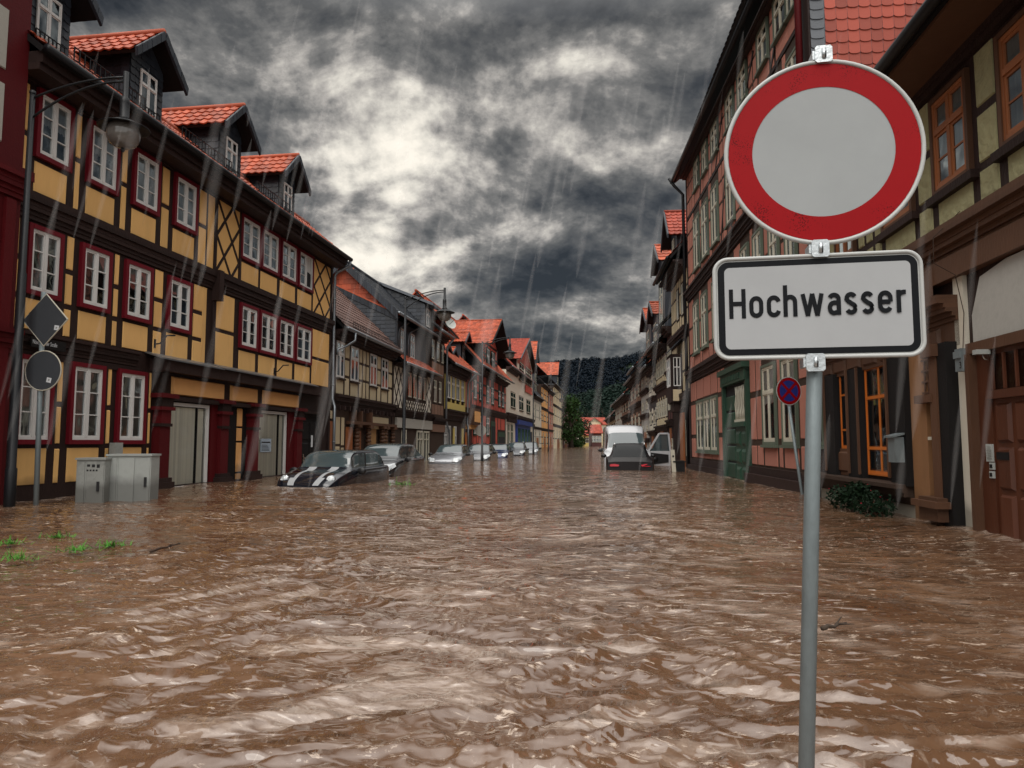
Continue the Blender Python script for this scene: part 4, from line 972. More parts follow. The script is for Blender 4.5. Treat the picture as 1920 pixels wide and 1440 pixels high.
def ex_mail(fc, th, u, z):
    m = MB(); q = [(u-.14,z+.2,.0),(u+.14,z+.2,.0),(u+.14,z+.16,.16),(u-.14,z+.16,.16)]
    v = [fc.P(a,b,.21+c) for a,b,c in q]; m.hexa(v+[x+UZ*.025 for x in v]); m.build('lid', M['galv'], th)
small(f, 'mailbox', 'grey metal mailbox with sloping lid on the post beside the orange window', 'mailbox', 1689, 843, .22, .34, .12, 'galv', ex_mail, .21)
def ex_ic(fc, th, u, z):
    m = MB()
    for k in range(4): fc.box(m, u-.035, u+.05, z-.06+k*.028, z-.045+k*.028, .07, .078)
    fc.box(m, u-.04, u+.04, z+.05, z+.075, .07, .075); m.build('button', M['gcab2'], th)
small(f, 'intercom', 'silver door intercom panel left of the panelled brown door', 'intercom', 1858, 849, .12, .19, .02, 'gcab', ex_ic, .05)
def ex_sw(fc, th, u, z):
    m = MB(); fc.box(m, u-.022, u+.022, z-.02, z+.02, .075, .08); m.build('button', M['black'], th)
small(f, 'doorbell', 'upper small square bell switch below the silver intercom', 'doorbell', 1863, 874, .07, .075, .025, 'gcab', ex_sw, .05)
small(f, 'doorbell', 'lower small square bell switch below the silver intercom', 'doorbell', 1863, 890, .07, .075, .025, 'gcab', ex_sw, .05)
small(f, 'doorbell', 'small cream bell plate on the tan pier', 'doorbell', 1746, 822, .09, .04, .02, 'creamw', ex_sw, .12)
def ex_nl(fc, th, u, z):
    m = MB(); fc.box(m, u-.07, u+.07, z+.02, z+.1, .17, .19); m.build('cover', M['galv'], th)
    text_obj('numeral', '3', .11, M['black'], th, fc.P(u+.03, z-.1, .176), -fc.u if fc.side > 0 else fc.u, UZ)
small(f, 'house_number_lamp', 'grey house number lamp with the numeral three on the white strip', 'lamp', 1817, 675, .14, .26, .12, 'galv', ex_nl, .05)
def ex_cam(fc, th, u, z):
    m = MB(); m.lathe(fc.P(u, z-.04, .1), [(.0,.05),(.05,.03),(.06,0),(.045,-.04),(0,-.055)], 14); m.build('dome', M['glassd'], th)
small(f, 'porch_lamp', 'small round grey porch lamp under the lintel of the brown door', 'lamp', 1853, 660, .09, .05, .14, 'gcab', ex_cam, .1)
# wire on wall
g = MB(); g.tube([f.P(X(1812,430),3.7,.06), f.P(X(1812,470),3.4,.36), f.P(X(1812,500),3.1,.36), f.P(X(1815,520),2.95,.14), f.P(X(1818,560),2.5,.07), f.P(X(1816,620),2.1,.07), f.P(X(1818,650),1.9,.08)], .005, 5); g.build('wall_cable', M['timber2'], ol)

# ================================================================ right row beyond the salmon house
RD = lambda px: 6380/(px-1077)
fr = f = Fac(1296.6, RD(1296.6), 1130, RD(1130), -1)
def zl(px, py): return f.hit(px, py)[1]
# cream house with oriel
U0, U1 = .05, f.U(1263, 800)
r2 = thing('timbered_house', 'cream timbered house with a projecting white-windowed oriel next to the salmon house', 'house', f.P(U1/2,-.6,0))
housebody(f, r2, U0, U1, 8.6, 9, 'timber')
roofpart(f, r2, U0, U1, 8.7, .75, 7, radians(48), 'tile2', gut='metal')
p = MB()
rowpanels(f, p, None, U0, U1, 5.9, 8.3, [(1.2,1.9,6.5,7.9),(2.6,3.3,6.5,7.9)], rails=(.3,.7), pw=.2); rowpanels(f, p, None, U0, U1, 3.2, 5.4, [(.5,1.1,3.7,5.0)], rails=(.4,), pw=.2)
p.build('plaster_panel', M['cream'], r2)
window(f, r2, 1.2,1.9,6.5,7.9, sty='creamT'); window(f, r2, 2.6,3.3,6.5,7.9, sty='creamT')
t = MB(); cornice(f, t, U0, U1, 5.45, 5.85, .3, 4); cornice(f, t, U0, U1, 2.5, 3.1, .25, 4); cornice(f, t, U0, U1, 8.3, 8.6, .6, 3); t.build('timber_frame', M['timber'], r2)
# oriel
o = MB(); oa = f.U(1283,800); ob_ = oa+1.4; z0_, z1_ = 2.35, 4.85
f.box(o, oa, ob_, z0_+.4, z1_, 0, .52, 0); f.box(o, oa+.15, ob_-.15, z0_, z0_+.4, 0, .4, 0)
orl = o.build('oriel', M['timber'], r2)
# the oriel window faces the camera
class Side:  # facade whose normal points back towards the camera
    def __init__(s, base, u, o0, o1):
        s.A = base.P(u, 0, o1); s.u = -base.n; s.n = -base.u if base.u.y > 0 else Vector(base.u); s.W = abs(o1-o0); s.side = base.side
    shear = 0.0; hit = Fac.hit; U = Fac.U; P = Fac.P; box = Fac.box; panel = Fac.panel; beam = Fac.beam; lattice = Fac.lattice
sd = Side(f, oa, 0, .52)
window(sd, orl, .10, .40, 3.45, 4.7, sty='whiteT', ob=.01); q = MB(); sd.panel(q, .07, .44, 2.8, 3.3, .0, .03); q.build('plaster_panel', M['cream'], orl)
window(f, orl, oa+.2, ob_-.2, 3.45, 4.7, sty='whiteT', ob=.52)
q = MB(); A_ = f.P(oa-.2, z1_, .7); B_ = f.P(oa-.2, z1_+.7, 0); w_ = f.u*(ob_-oa+.4); q.hexa([A_,A_+w_,B_+w_,B_,A_+UZ*.06,A_+w_+UZ*.06,B_+w_+UZ*.06,B_+UZ*.06]); q.build('oriel_roof', M['slate'], orl)
window(f, r2, .5, 1.3, .4, 2.0, sty='creamT')
q = MB(); f.box(q, f.U(1284,800), f.U(1278,800), -.6, 2.3, 0, .08); q.build('door', M['brownwood'], r2)
dormer(f, r2, 3.2, .9, 8.6, 10.2, 11.6, 1.25, .1, .55, -3.5, roof='tile2', shing=False, sub=3, wins=[(2.9,3.5,9.1,10.3,'far')])
f = fr
def RH(a, b, py, label, wall, panel, nwin, **k):
    m = (a+b)/2; ze = zl(m, py)
    n = k.pop('fl', 3); h = (ze+.6)/n; lv = []
    for i in range(n):
        z0 = -.6+i*h+(.3 if i else .2); z1 = -.6+(i+1)*h-.35; lv.append((z0, z1, z0+.28*(z1-z0), z0+.86*(z1-z0)))
    return rowhouse(f, a, b, ze, label, wall, panel, nwin, lv[::-1], side=-1, **k)
RH(1262.5, 1253.5, 612, 'narrow dark red timbered house left of the cream oriel house', 'timber', 'darkredt', 2, ov=.6)
RH(1253, 1231.5, 652, 'cream timbered house with many pale windows in the middle of the right row', 'timber', 'cream', 5, ov=.6, fl=3, dorm=[(.85,1.4,11.0,12.3)])
RH(1231, 1218, 690, 'narrow grey slate-fronted house in the right row with white panels', 'slate', 'offwhite', 2, roof='tile', fl=3, dorm=[(.6,1.3,8.6,9.6)])
RH(1217.5, 1203, 694, 'tall pale grey timbered house with an orange roof behind the white van', 'stone', None, 2, roof='tile', fl=4, ov=.9, dorm=[(.5,1.7,8.8,10.0)])
RH(1202.5, 1183, 712, 'brown and buff timbered house behind the white van', 'timber2', 'brownp', 3, fl=3)
RH(1182.5, 1167, 745, 'dark timbered house with black awnings far down the right row', 'black', 'brownp', 3, fl=3)
RH(1166.5, 1154, 757, 'small mauve-grey timbered house with orange roof far down the right row', 'brownp', 'greyp', 2, fl=2, roof='tile')
RH(1153.5, 1139, 785, 'low cream-gabled house at the far end of the right row', 'timber2', 'cream', 3, fl=2, roof='tileb')
# round prohibition sign far right row
# ================================================================ far end: hotel and neighbours
def freehouse(label, x0, x1, y, d, ze, zr, wall, roof, name='house', gabletext=None, wins=3, rows=2):
    """house facing the camera with ridge along x; x0,x1 pixels"""
    P0, P1 = atY(x0, 830, y), atY(x1, 830, y); h = thing(name, label, 'house', ((P0.x+P1.x)/2, y, 0)); W = P1.x-P0.x
    mb = MB(); mb.box(P0.x, P1.x, y, y+d, -.8, ze); mb.build('wall', M[wall], h)
    r = MB(); a = Vector((1,0,0)); sl = hypot(d/2+.4, zr-ze); b = Vector((0, d/2+.4, zr-ze)).normalized(); n = Vector((0, -(zr-ze), d/2+.4)).normalized()
    O = Vector((P0.x-.4, y-.4, ze)); r.slab(O, a, b, n, W+.8, sl, .2); 
    b2 = Vector((0, -(d/2+.4), zr-ze)).normalized(); n2 = Vector((0, zr-ze, d/2+.4)).normalized(); r.slab(Vector((P0.x-.4, y+d+.4, ze)), a, b2, n2, W+.8, sl, .2)
    r.add([(P0.x,y,ze),(P0.x,y+d,ze),(P0.x,y+d/2,zr-.2),(P1.x,y,ze),(P1.x,y+d,ze),(P1.x,y+d/2,zr-.2)], [(0,2,1),(3,4,5)])
    r.pantile(O, a, b, n, W+.8, sl, .5, .6, .05, 0, 3)
    r.build('roof', M[roof], h)
    ff = type('FF', (Side,), {'__init__': lambda s: None})(); ff.A = Vector((P0.x, y, 0)); ff.u = a; ff.n = Vector((0,-1,0)); ff.W = W; ff.side = 1
    for j in range(rows):
        hh = ze/rows
        for i in range(wins): window(ff, h, W*(i+.5)/wins-.45, W*(i+.5)/wins+.45, j*hh+hh*.3, j*hh+hh*.8, sty='creamT')
    return h, ff, W
zz = lambda py, y: CAMH+(830-py)/F*y
freehouse('large hotel building with a wide red roof below the wooded hill', 1085, 1137, 262, 14, zz(796,262), zz(783,269), 'cream', 'tile2', wins=6, rows=2)
# hotel gable
y = 236; P0, P1 = atY(1092, 830, y), atY(1127, 830, y); h = thing('hotel_gable_house', 'cream gabled hotel house with the word HOTEL on its gable', 'hotel', ((P0.x+P1.x)/2, y, 0))
zc_, za_ = zz(802, y), zz(784, y); xa = atY(1114.5, 830, y).x
mb = MB(); v = [(P0.x,y,-.8),(P1.x,y,-.8),(P1.x,y,zz(793,y)),(xa,y,za_),(P0.x,y,zc_)]; vb = [(a,b+12,c) for a,b,c in v]
mb.add(v+vb, [(0,1,2,3,4),(9,8,7,6,5)]+[(i,(i+1)%5+5-0*5,0,0) for i in ()]); 
for i in range(5):
    j = (i+1) % 5; mb.add([v[i], v[j], vb[j], vb[i]], [(0,3,2,1)])
mb.build('wall', M['cream'], h)
r = MB()
for (xa0, z0, xb0, z1) in ((P0.x-.6, zc_-.5, xa, za_), (P1.x+.6, zz(793,y)-.4, xa, za_)):
    r.hexa([Vector(q) for q in ((xa0,y-.5,z0),(xb0,y-.5,z1),(xb0,y+12,z1),(xa0,y+12,z0),(xa0,y-.5,z0+.3),(xb0,y-.5,z1+.3),(xb0,y+12,z1+.3),(xa0,y+12,z0+.3))])
r.build('roof', M['tile2'], h)
text_obj('lettering', 'HOTEL', 1.1, M['black_p'], h, Vector((atY(1109,830,y).x, y-.03, zz(791.5,y))), Vector((1,0,0)), UZ, wscale=.62)
freehouse('yellow house with dark red roof in front of the hotel', 1096, 1112, 205, 8, zz(816,205), zz(800,209), 'lemon', 'tile2', wins=3, rows=1)
freehouse('dark timbered house with brick red roof right of the yellow house', 1110, 1128, 190, 8, zz(812,190), zz(796,194), 'darkredt', 'tile2', wins=3, rows=1)
freehouse('small white timbered house left of the yellow house', 1083, 1095, 215, 7, zz(808,215), zz(799,218), 'offwhite', 'slate', wins=3, rows=2)
freehouse('orange-roofed house half hidden behind the bright green trees', 1063, 1074, 196, 8, zz(775,196), zz(758,200), 'brownp', 'tile', wins=2, rows=3)

BARKS = mat('planter_soil', (.03,.02,.015), .95, .2, 9, .4, .3, 30)
# ================================================================ CARS
def catmull(P, t):
    n = len(P)-1; i = min(int(t), n-1); u = t-i
    p0, p1, p2, p3 = P[max(i-1,0)], P[i], P[i+1], P[min(i+2,n)]
    return [.5*((2*b)+(-a+c)*u+(2*a-5*b+4*c-d)*u*u+(-a+3*b-3*c+d)*u*u*u) for a,b,c,d in zip(p0,p1,p2,p3)]
def paint(name, col, metal=.3):
    return mat('paint_'+name, col, .22, .0, 3, .08, 0, metal=metal, spec=.5, coat=1)
def car(label, body, stations, loc, rz, wind, rearw, sides, mini=False, rear=False, rails=False, group='flooded parked cars', cat='car', hl=None, name='parked_car', bpil=(.0,), mirror=None, glass='carglass'):
    """stations: (y, half width, belt z, half top width, top z). origin = front centre at street level"""
    root = thing(name, label, cat, (0,0,0), group=group)
    rings = []
    for (y, w, zb, wt, zt) in stations:
        k = zt-zb
        rings.append([y, w*.80,.2, w*.97,.34, w*1.0,.55, w*1.0,zb-.12, w*.965,zb, (wt+.03 if k > .15 else w*.93), zb+max(.012,.06*k+.01), wt+.0, zb+max(.02,k*.80), wt*.86, zb+max(.028,k*.955), wt*.45, zb+max(.034,k*.995), 0, zb+max(.036,k*1.0)])
    NS = (len(stations)-1)*8; NT = 9; sub = 3
    grid = []
    for i in range(NS+1):
        r = catmull(rings, i/8.0); y = r[0]; pts = [(r[1+2*k], r[2+2*k]) for k in range(10)]
        row = []
        for t in range(9*sub+1):
            if t % sub == 0: row.append((pts[t//sub][0], y, pts[t//sub][1]))
            else:
                q = catmull([list(p) for p in pts], t/sub); row.append((max(0,q[0]), y, q[1]))
        grid.append(row)
    G = MB(); B = MB(); S = MB(); Pl = MB(); nt = 9*sub
    ys = [g[0][1] for g in grid]
    kb0, kb1 = 5*sub, 6*sub   # side window band
    for sg in (-1, 1):
        idx = {}
        for i in range(NS):
            st = i/8.0
            for t in range(nt):
                q = [Vector((sg*g[0], g[1], g[2])) for g in (grid[i][t], grid[i+1][t], grid[i+1][t+1], grid[i][t+1])]
                ym = (q[0].y+q[1].y)/2; xm = abs((q[0].x+q[2].x)/2)
                dest = B; mi = 0
                if kb0 <= t < kb1 and sides[0] < ym < sides[1]:
                    dest = G
                    for pb in sides[2:]:
                        if abs(ym-pb) < .06: dest = Pl
                elif t >= kb1-1 and wind[0] < st < wind[1]:
                    dest = G if (t >= kb1 or False) else B
                    if t == kb1: dest = B
                elif t >= kb1-1 and rearw[0] < st < rearw[1]:
                    dest = G if t > kb1 else B
                elif mini and st < wind[0] and t > 6*sub and .24 < xm < .40 and ym > .04: dest = S
                fs = (0,1,2,3) if sg < 0 else (3,2,1,0)
                dest.add(q, [fs], 0, .5, True)
    for mbx, nm, m in ((B,'body',body),(G,'window',M[glass]),(S,'bonnet_stripe',M['stripe']),(Pl,'pillar',M['black_p'])):
        if not mbx.v: continue
        o = mbx.build(nm, m, root); me = o.data
        bm = bmesh.new(); bm.from_mesh(me); bmesh.ops.remove_doubles(bm, verts=bm.verts, dist=.0008)
        bmesh.ops.recalc_face_normals(bm, faces=bm.faces) if nm == 'body' else None
        bm.to_mesh(me); bm.free()
    # end caps
    for e, i in ((0, 0), (1, NS)):
        cp = MB(); r = grid[i]; v = [Vector((-g[0], g[1], g[2])) for g in r]+[Vector((g[0], g[1], g[2])) for g in r[::-1]]
        cp.add(v, [tuple(range(len(v)))], 0, .5); cp.build('bumper', body if e == 0 else body, root)
    st0 = stations
    if hl:
        for sg in (-1, 1):
            x, y_, z, rr, kind = hl
            h = MB()
            if kind == 'round':
                ax = Vector((sg*.25,-1,.35)).normalized()
                h.lathe((sg*x, y_, z), [(rr*1.12,-.05),(rr*1.15,.015),(rr*1.0,.03)], 22, axis=ax, mi=1); h.lathe((sg*x, y_, z), [(rr,.012),(rr*.8,.04),(rr*.4,.055),(0,.06)], 22, axis=ax, mi=0)
                h.lathe((sg*x, y_, z), [(rr*.55,.056),(rr*.5,.064),(rr*.45,.056)], 16, axis=ax, mi=1)
            else:
                k_ = stations[2][1]/.83; pts = [(x-.20,-.03,z-.10),(x+.06,-.01,z-.12),(.85*k_,.34,z+.02),(.80*k_,.36,z+.11),(x-.12,.08,z+.07)]
                v = [Vector((sg*a,b,c)) for a,b,c in pts]; c_ = sum(v, Vector())/5
                h.add(v+[c_+Vector((sg*.03,-.05,.03))], [(i,(i+1)%5,5) if sg > 0 else ((i+1)%5,i,5) for i in range(5)], 0)
                h.tube(v+[v[0]], .012, 5, 1)
            h.build('headlight', [M['lens'], M['chrome']], root)
    mr = mirror or (1.25, .78)
    for sg in (-1, 1):
        m = MB(); x, y_, z = stations[2][1]+.12, mr[0], stations[2][2]+.10
        vs = []; 
        m.lathe((sg*x, y_, z), [(0,-.06),(.055,-.05),(.085,0),(.08,.05),(.06,.07),(0,.075)], 12, axis=Vector((0,-1,0)))
        for v in m.v: v.x = sg*x+(v.x-sg*x)*1.35
        m.tube([(sg*(x-.2), y_+.03, z-.05), (sg*x, y_, z-.02)], .02, 6); m.build('wing_mirror', M['black_p'], root)
    if rails:
        zt = max(s_[4] for s_ in stations)
        for sg in (-1, 1):
            m = MB(); x = .56; m.tube([(sg*x,1.7,zt-.03),(sg*x,1.8,zt+.04),(sg*x,3.6,zt+.03),(sg*x,3.72,zt-.05)], .018, 6); m.build('roof_rail', M['chrome'], root)
    if rear:
        L_ = stations[-1][0]
        for sg in (-1, 1):
            m = MB(); pts = [(.40,L_-.015,.80),(.74,L_-.06,.86),(.87,L_-.26,.97),(.84,L_-.24,.84),(.74,L_-.0,.74),(.44,L_+.015,.74)]
            v = [Vector((sg*a,b+.04,c)) for a,b,c in pts]; m.add(v+[w+Vector((0,-.06,0)) for w in v], [(0,1,2,3,4,5) if sg < 0 else (5,4,3,2,1,0)]+[(i,(i+1)%6,6+(i+1)%6,6+i) for i in range(6)]); m.build('tail_light', M['redlens'], root)
    # wheels under water
    for sg in (-1, 1):
        for yy in (.75, stations[-1][0]-.75):
            m = MB(); m.lathe((sg*(stations[2][1]-.1), yy, .30), [(0,-.1),(.2,-.1),(.3,-.08),(.31,0),(.3,.08),(.2,.1),(0,.1)], 20, axis=Vector((1,0,0))); m.build('wheel', M['black_p'], root)
    root.location = loc; root.rotation_euler = (0,0,rz)
    return root
HATCH = [(0,.60,.52,.48,.56),(.10,.77,.68,.58,.73),(.55,.83,.87,.66,.93),(1.05,.84,.94,.66,1.04),(1.55,.84,.95,.60,1.38),(2.0,.84,.96,.58,1.47),(2.7,.84,.97,.57,1.48),(3.3,.83,.98,.55,1.43),(3.75,.80,1.0,.60,1.15),(3.9,.76,.85,.6,.88)]
MINI = [(0,.56,.50,.48,.55),(.12,.71,.64,.56,.69),(.50,.79,.80,.62,.86),(1.10,.82,.92,.66,.97),(1.40,.82,.93,.62,1.30),(1.75,.82,.94,.60,1.405),(2.4,.82,.95,.60,1.42),(3.15,.82,.96,.59,1.39),(3.5,.80,.97,.62,1.15),(3.62,.76,.85,.6,.88)]
def put(Xf, Yf): return (Xf, Yf, -.6+(.05 if Yf > 30 else 0))
AZ = -atan(.15)
dk = paint('black', (.006,.008,.014), .1); gr_ = paint('grey', (.022,.024,.027), .1); sv = paint('silver', (.27,.28,.30), .35); g2 = paint('grey_silver', (.10,.105,.115), .3); bl = paint('navy', (.015,.03,.10), .4); sg_ = paint('graphite', (.035,.04,.05), .5); lg = paint('light_grey', (.16,.17,.18), .3); wv = paint('white', (.50,.51,.53), 0); brn = mat('paint_dark_mauve', (.012,.010,.011), .35, .0, 3, .08, 0, spec=.3)
car('black compact car with two white bonnet stripes and round headlights', dk, MINI, put(-4.87, 16.7), AZ-.04, (3.05,5.0), (7.2,8.1), (1.25,3.45,2.25), mini=True, hl=(.59,.26,.735,.10,'round'), mirror=(1.35,.9))
car('dark grey hatchback half under water behind the striped black car', gr_, HATCH, (-4.42, 21.7, -.50), AZ, (3.05,5.0), (7.2,8.1), (1.35,3.6,2.35), hl=(.62,.10,.75,.1,'edge'))
car('silver small car with its bonnet just above the flood', sv, HATCH, put(-3.30, 34.6), AZ+.02, (3.05,5.0), (7.2,8.1), (1.35,3.6,2.35), hl=(.62,.10,.74,.1,'edge'))
car('grey hatchback directly behind the silver small car', g2, HATCH, put(-2.15, 41.5), AZ+.02, (3.05,5.0), (7.2,8.1), (1.35,3.6,2.35), hl=(.62,.10,.75,.1,'edge'))
car('navy blue car parked between two grey cars', bl, HATCH, put(-1.15, 48.5), AZ+.02, (3.05,5.0), (7.2,8.1), (1.35,3.6,2.35), hl=(.62,.10,.75,.1,'edge'))
car('graphite car with roof rails behind the navy blue car', sg_, [(a,b*1.03,c*1.06,d*1.03,e*1.08) for a,b,c,d,e in HATCH], put(.15, 56.5), AZ+.03, (3.05,5.0), (7.2,8.1), (1.35,3.6,2.35), hl=(.62,.10,.84,.1,'edge'), rails=True)
car('light grey car last in the left row of parked cars', lg, [(a,b*1.03,c*1.06,d*1.03,e*1.1) for a,b,c,d,e in HATCH], put(1.45, 64), AZ+.03, (3.05,5.0), (7.2,8.1), (1.35,3.6,2.35), hl=(.62,.10,.84,.1,'edge'))
SUV = [(0,.66,.66,.52,.68),(.10,.84,.86,.64,.90),(.55,.90,.98,.70,1.04),(1.05,.92,1.02,.72,1.12),(1.6,.92,1.04,.66,1.50),(2.1,.92,1.05,.64,1.60),(2.9,.92,1.06,.63,1.61),(3.6,.91,1.08,.62,1.56),(4.15,.88,1.02,.68,1.16),(4.35,.84,.88,.62,.92)]
c8 = car('dark estate car with roof rails and red tail lights in front of the white van', brn, SUV, (0,0,0), 0, (3.05,5.0), (7.05,8.15), (1.35,3.9,2.5), rear=True, rails=True, glass='carglass_dark')
Pc = atY(1181, 830, 27.0); a_ = pi-.14; c8.rotation_euler = (0,0,a_); off = Matrix.Rotation(a_, 3, 'Z') @ Vector((0,4.35,0)); c8.location = (Pc.x-off.x, 27.0-off.y, -.63)
# --- white van
VAN = [(0,.80,.75,.62,.80),(.10,.95,1.0,.72,1.06),(.45,.99,1.15,.80,1.20),(.85,1.0,1.22,.82,1.32),(1.55,1.0,1.26,.76,2.02),(1.9,1.0,1.28,.80,2.30),(2.4,1.0,1.3,.86,2.44),(3.5,1.0,1.32,.88,2.46),(5.3,1.0,1.34,.88,2.44),(5.42,.98,1.3,.8,2.3)]
VAN = [(a,b*1.07,c,d*1.07,e) for a,b,c,d,e in VAN]
van = car('white high-roofed delivery van facing the camera with its side door open', wv, VAN, (0,0,0), 0, (3.02,4.05), (99,99), (.95,2.1,1.9), name='delivery_van', cat='van', group=None, hl=(.75,.12,.95,.13,'edge'), mirror=(1.2,1.3))
dv = MB()
def dpt(t, z): return Vector((1.0+.92*sin(t*0+1.15), 0, 0))
D0 = Vector((1.0,1.05,0)); dd = Vector((.97,.10,0)).normalized(); dn = Vector((dd.y,-dd.x,0))
outl = [(0,.5),(1.0,.5),(1.0,1.25),(.98,1.9),(.9,2.06),(.5,2.06),(.05,1.3)]
def slabpoly(mb, pl, o0, o1, mi=0):
    v = [D0+dd*a+UZ*b+dn*o0 for a,b in pl]; w = [D0+dd*a+UZ*b+dn*o1 for a,b in pl]; n = len(pl)
    mb.add(v+w, [tuple(range(n)), tuple(range(2*n-1,n-1,-1))]+[(i,n+i,n+(i+1)%n,(i+1)%n) for i in range(n)], mi)
slabpoly(dv, [(0,.5),(1.0,.5),(1.0,1.22),(0,1.22)], -.04, .04)
for a, b in (((.0,1.22),(.5,2.02)),((.5,2.02),(.93,2.02)),((.93,2.02),(1.0,1.22))):
    d = Vector((b[0]-a[0], b[1]-a[1])).normalized(); q = Vector((-d.y,d.x))*.04; slabpoly(dv, [(a[0]+q.x,a[1]+q.y),(b[0]+q.x,b[1]+q.y),(b[0]-q.x,b[1]-q.y),(a[0]-q.x,a[1]-q.y)], -.03, .03)
door = dv.build('open_door', wv, van)
dv = MB(); slabpoly(dv, [(.12,1.22),(.97,1.22),(.92,1.98),(.5,1.98)], -.005, .005); dv.build('door_glass', M['carglass'], door)
dv = MB(); slabpoly(dv, [(.1,.6),(.9,.7),(.9,1.05),(.1,1.15)], .041, .07); dv.lathe(D0+dd*.3+UZ*.85+dn*.07, [(0,.03),(.12,.02),(.13,0)], 16, axis=dn); dv.build('door_lining', M['black_p'], door)
Pv = atY(1177, 830, 32.0); van.location = (Pv.x, 32.0, -.6); van.rotation_euler = (0,0,-.10)

# planter box, slim white board and satellite dish
q = atY(1273, 830, 25.5); th = thing('planter_box', 'black square planter box standing by the oriel house door', 'planter', (q.x, q.y, -.6)); mb = MB(); mb.box(q.x-.2, q.x+.2, q.y, q.y+.4, -.6, .30); mb.build('box', M['black_p'], th); mb = MB(); mb.box(q.x-.22, q.x+.22, q.y-.02, q.y+.42, .30, .35); mb.build('rim', M['black_p'], th); mb = MB(); mb.box(q.x-.19, q.x+.19, q.y+.02, q.y+.38, .351, .37); mb.build('soil', BARKS, th)
q = atY(1263, 830, 25.5); th = thing('sandwich_board', 'slim off-white board leaning beside the black planter', 'board', (q.x, q.y, -.6)); mb = MB()
mb.hexa([Vector(v) for v in ((q.x-.06,q.y-.1,-.6),(q.x+.08,q.y-.1,-.6),(q.x+.08,q.y-.06,-.6),(q.x-.06,q.y-.06,-.6),(q.x-.1,q.y+.05,.75),(q.x+.04,q.y+.05,.75),(q.x+.04,q.y+.09,.75),(q.x-.1,q.y+.09,.75))]); mb.build('panel', M['creamw'], th); mb = MB(); mb.box(q.x-.05, q.x+.01, q.y+.02, q.y+.03, .2, .55); mb.build('notice', M['black_p'], th)
q = atY(843, 608, 46); th = thing('satellite_dish', 'small grey satellite dish on the roof of the narrow brown house', 'satellite dish', q); mb = MB(); mb.lathe(q, [(0,0),(.2,.03),(.36,.1),(.4,.14)], 20, axis=Vector((.6,-.7,.4))); mb.build('dish', M['gcab'], th); mb = MB(); mb.tube([q+Vector((0,0,-.9)), q+Vector((-.05,.05,0))], .03, 6); mb.tube([q, q+Vector((.3,-.35,.2))], .015, 5); mb.build('bracket', M['metal'], th)
# ================================================================ STREET LAMPS
def make_lamp(label):
    r = thing('street_lamp', label, 'street lamp', (0,0,0), group='black street lamps along the left pavement')
    m = MB(); m.tube([(0,0,0),(0,0,1.0),(0,0,1.02),(0,0,4.2),(0,0,4.22),(0,0,7.28)], [.085,.085,.068,.062,.05,.042], 12); m.lathe((0,0,7.28),[(.05,0),(.05,.04),(0,.07)],12); m.build('pole', M['metal'], r)
    m = MB(); arc = lambda z0, z1, s: [(x*1.56, 0, z0+(z1-z0)*(1-(1-x)**s)) for x in [i/10 for i in range(11)]]
    m.tube(arc(7.2, 7.55, 2.0), .02, 6); m.tube(arc(6.85, 7.48, 2.0), .02, 6); m.build('arm', M['metal'], r)
    m = MB(); m.lathe((1.58,0,0), [(.0,7.64),(.045,7.64),(.045,7.2),(.07,7.18),(.075,7.1),(.075,6.85),(.14,6.78),(.0,6.78)], 18); m.build('lantern_holder', M['metal'], r)
    m = MB(); m.lathe((1.58,0,0), [(.1,6.80),(.2,6.76),(.36,6.68),(.40,6.665),(.40,6.655),(.36,6.66),(.2,6.72),(.1,6.74)], 28); m.build('lamp_shade', M['metal'], r)
    m = MB(); m.lathe((1.58,0,0), [(.20,6.73),(.245,6.68),(.265,6.58),(.25,6.47),(.20,6.385),(.12,6.335),(0,6.32)], 24); g = m.build('globe', mat('smoked_globe', (.13,.12,.11), .1, .0, 6, .4, 0, spec=.8), r)
    m = MB(); m.lathe((1.58,0,0), [(0,6.33),(.03,6.32),(.035,6.28),(.015,6.25),(0,6.245)], 10); m.build('finial', M['metal'], r)
    return r
l1 = make_lamp('large black street lamp with a glass globe in front of the yellow house')
def placel(o, px, Y, ang): q = atY(px, 830, Y); o.location = (q.x, Y, -.6); o.rotation_euler = (0,0,ang)
lamps = [(l1, 24, 11.6, -.02)]
for px, Y, lb in ((757,27.8,'black street lamp with curved arm in front of the slate house'),(904,40.4,'black street lamp in front of the red half-timbered house'),(1000,63,'black street lamp beside the narrow grey houses'),(1028,84,'farthest black street lamp by the last houses of the left row')):
    c = copy_tree(l1); c['label'] = lb; lamps.append((c, px, Y, -.14))
for a in lamps: placel(*a)
l1.location.z = -.42
# ================================================================ CABINETS
def cabinet(label, x0, x1, Y, ztop, m, doors, d=.4):
    A_, B_ = atY(x0, 830, Y), atY(x1, 830, Y+ (x1-x0)/F*Y*.12); W = (B_-A_).length; r = thing('utility_cabinet', label, 'cabinet', A_+Vector((0,0,-1.6)))
    ff = type('FF', (Side,), {'__init__': lambda s: None})(); ff.A = Vector((A_.x,A_.y,0)); ff.u = Vector((B_.x-A_.x,B_.y-A_.y,0)).normalized(); ff.n = Vector((ff.u.y,-ff.u.x,0)); ff.side = 1
    mb = MB(); ff.box(mb, 0, W, -.6, ztop, -d, 0); mb.build('casing', m, r)
    mb = MB(); ff.box(mb, -.02, W+.02, ztop, ztop+.035, -d-.02, .03); mb.build('lid', m, r)
    n = len(doors)-1
    for i in range(n):
        mb = MB(); ff.panel(mb, doors[i]*W+.012, doors[i+1]*W-.012, -.55, ztop-.03, 0, .015, .006); dd_ = mb.build('door', m, r)
    mb = MB(); hx = doors[-1]*W-.3*(doors[-1]-doors[-2])*W if n > 1 else .45*W
    ff.box(mb, hx-.02, hx+.02, ztop-.55, ztop-.38, .015, .04); mb.build('handle', M['black_p'], dd_)
    return r, ff, W
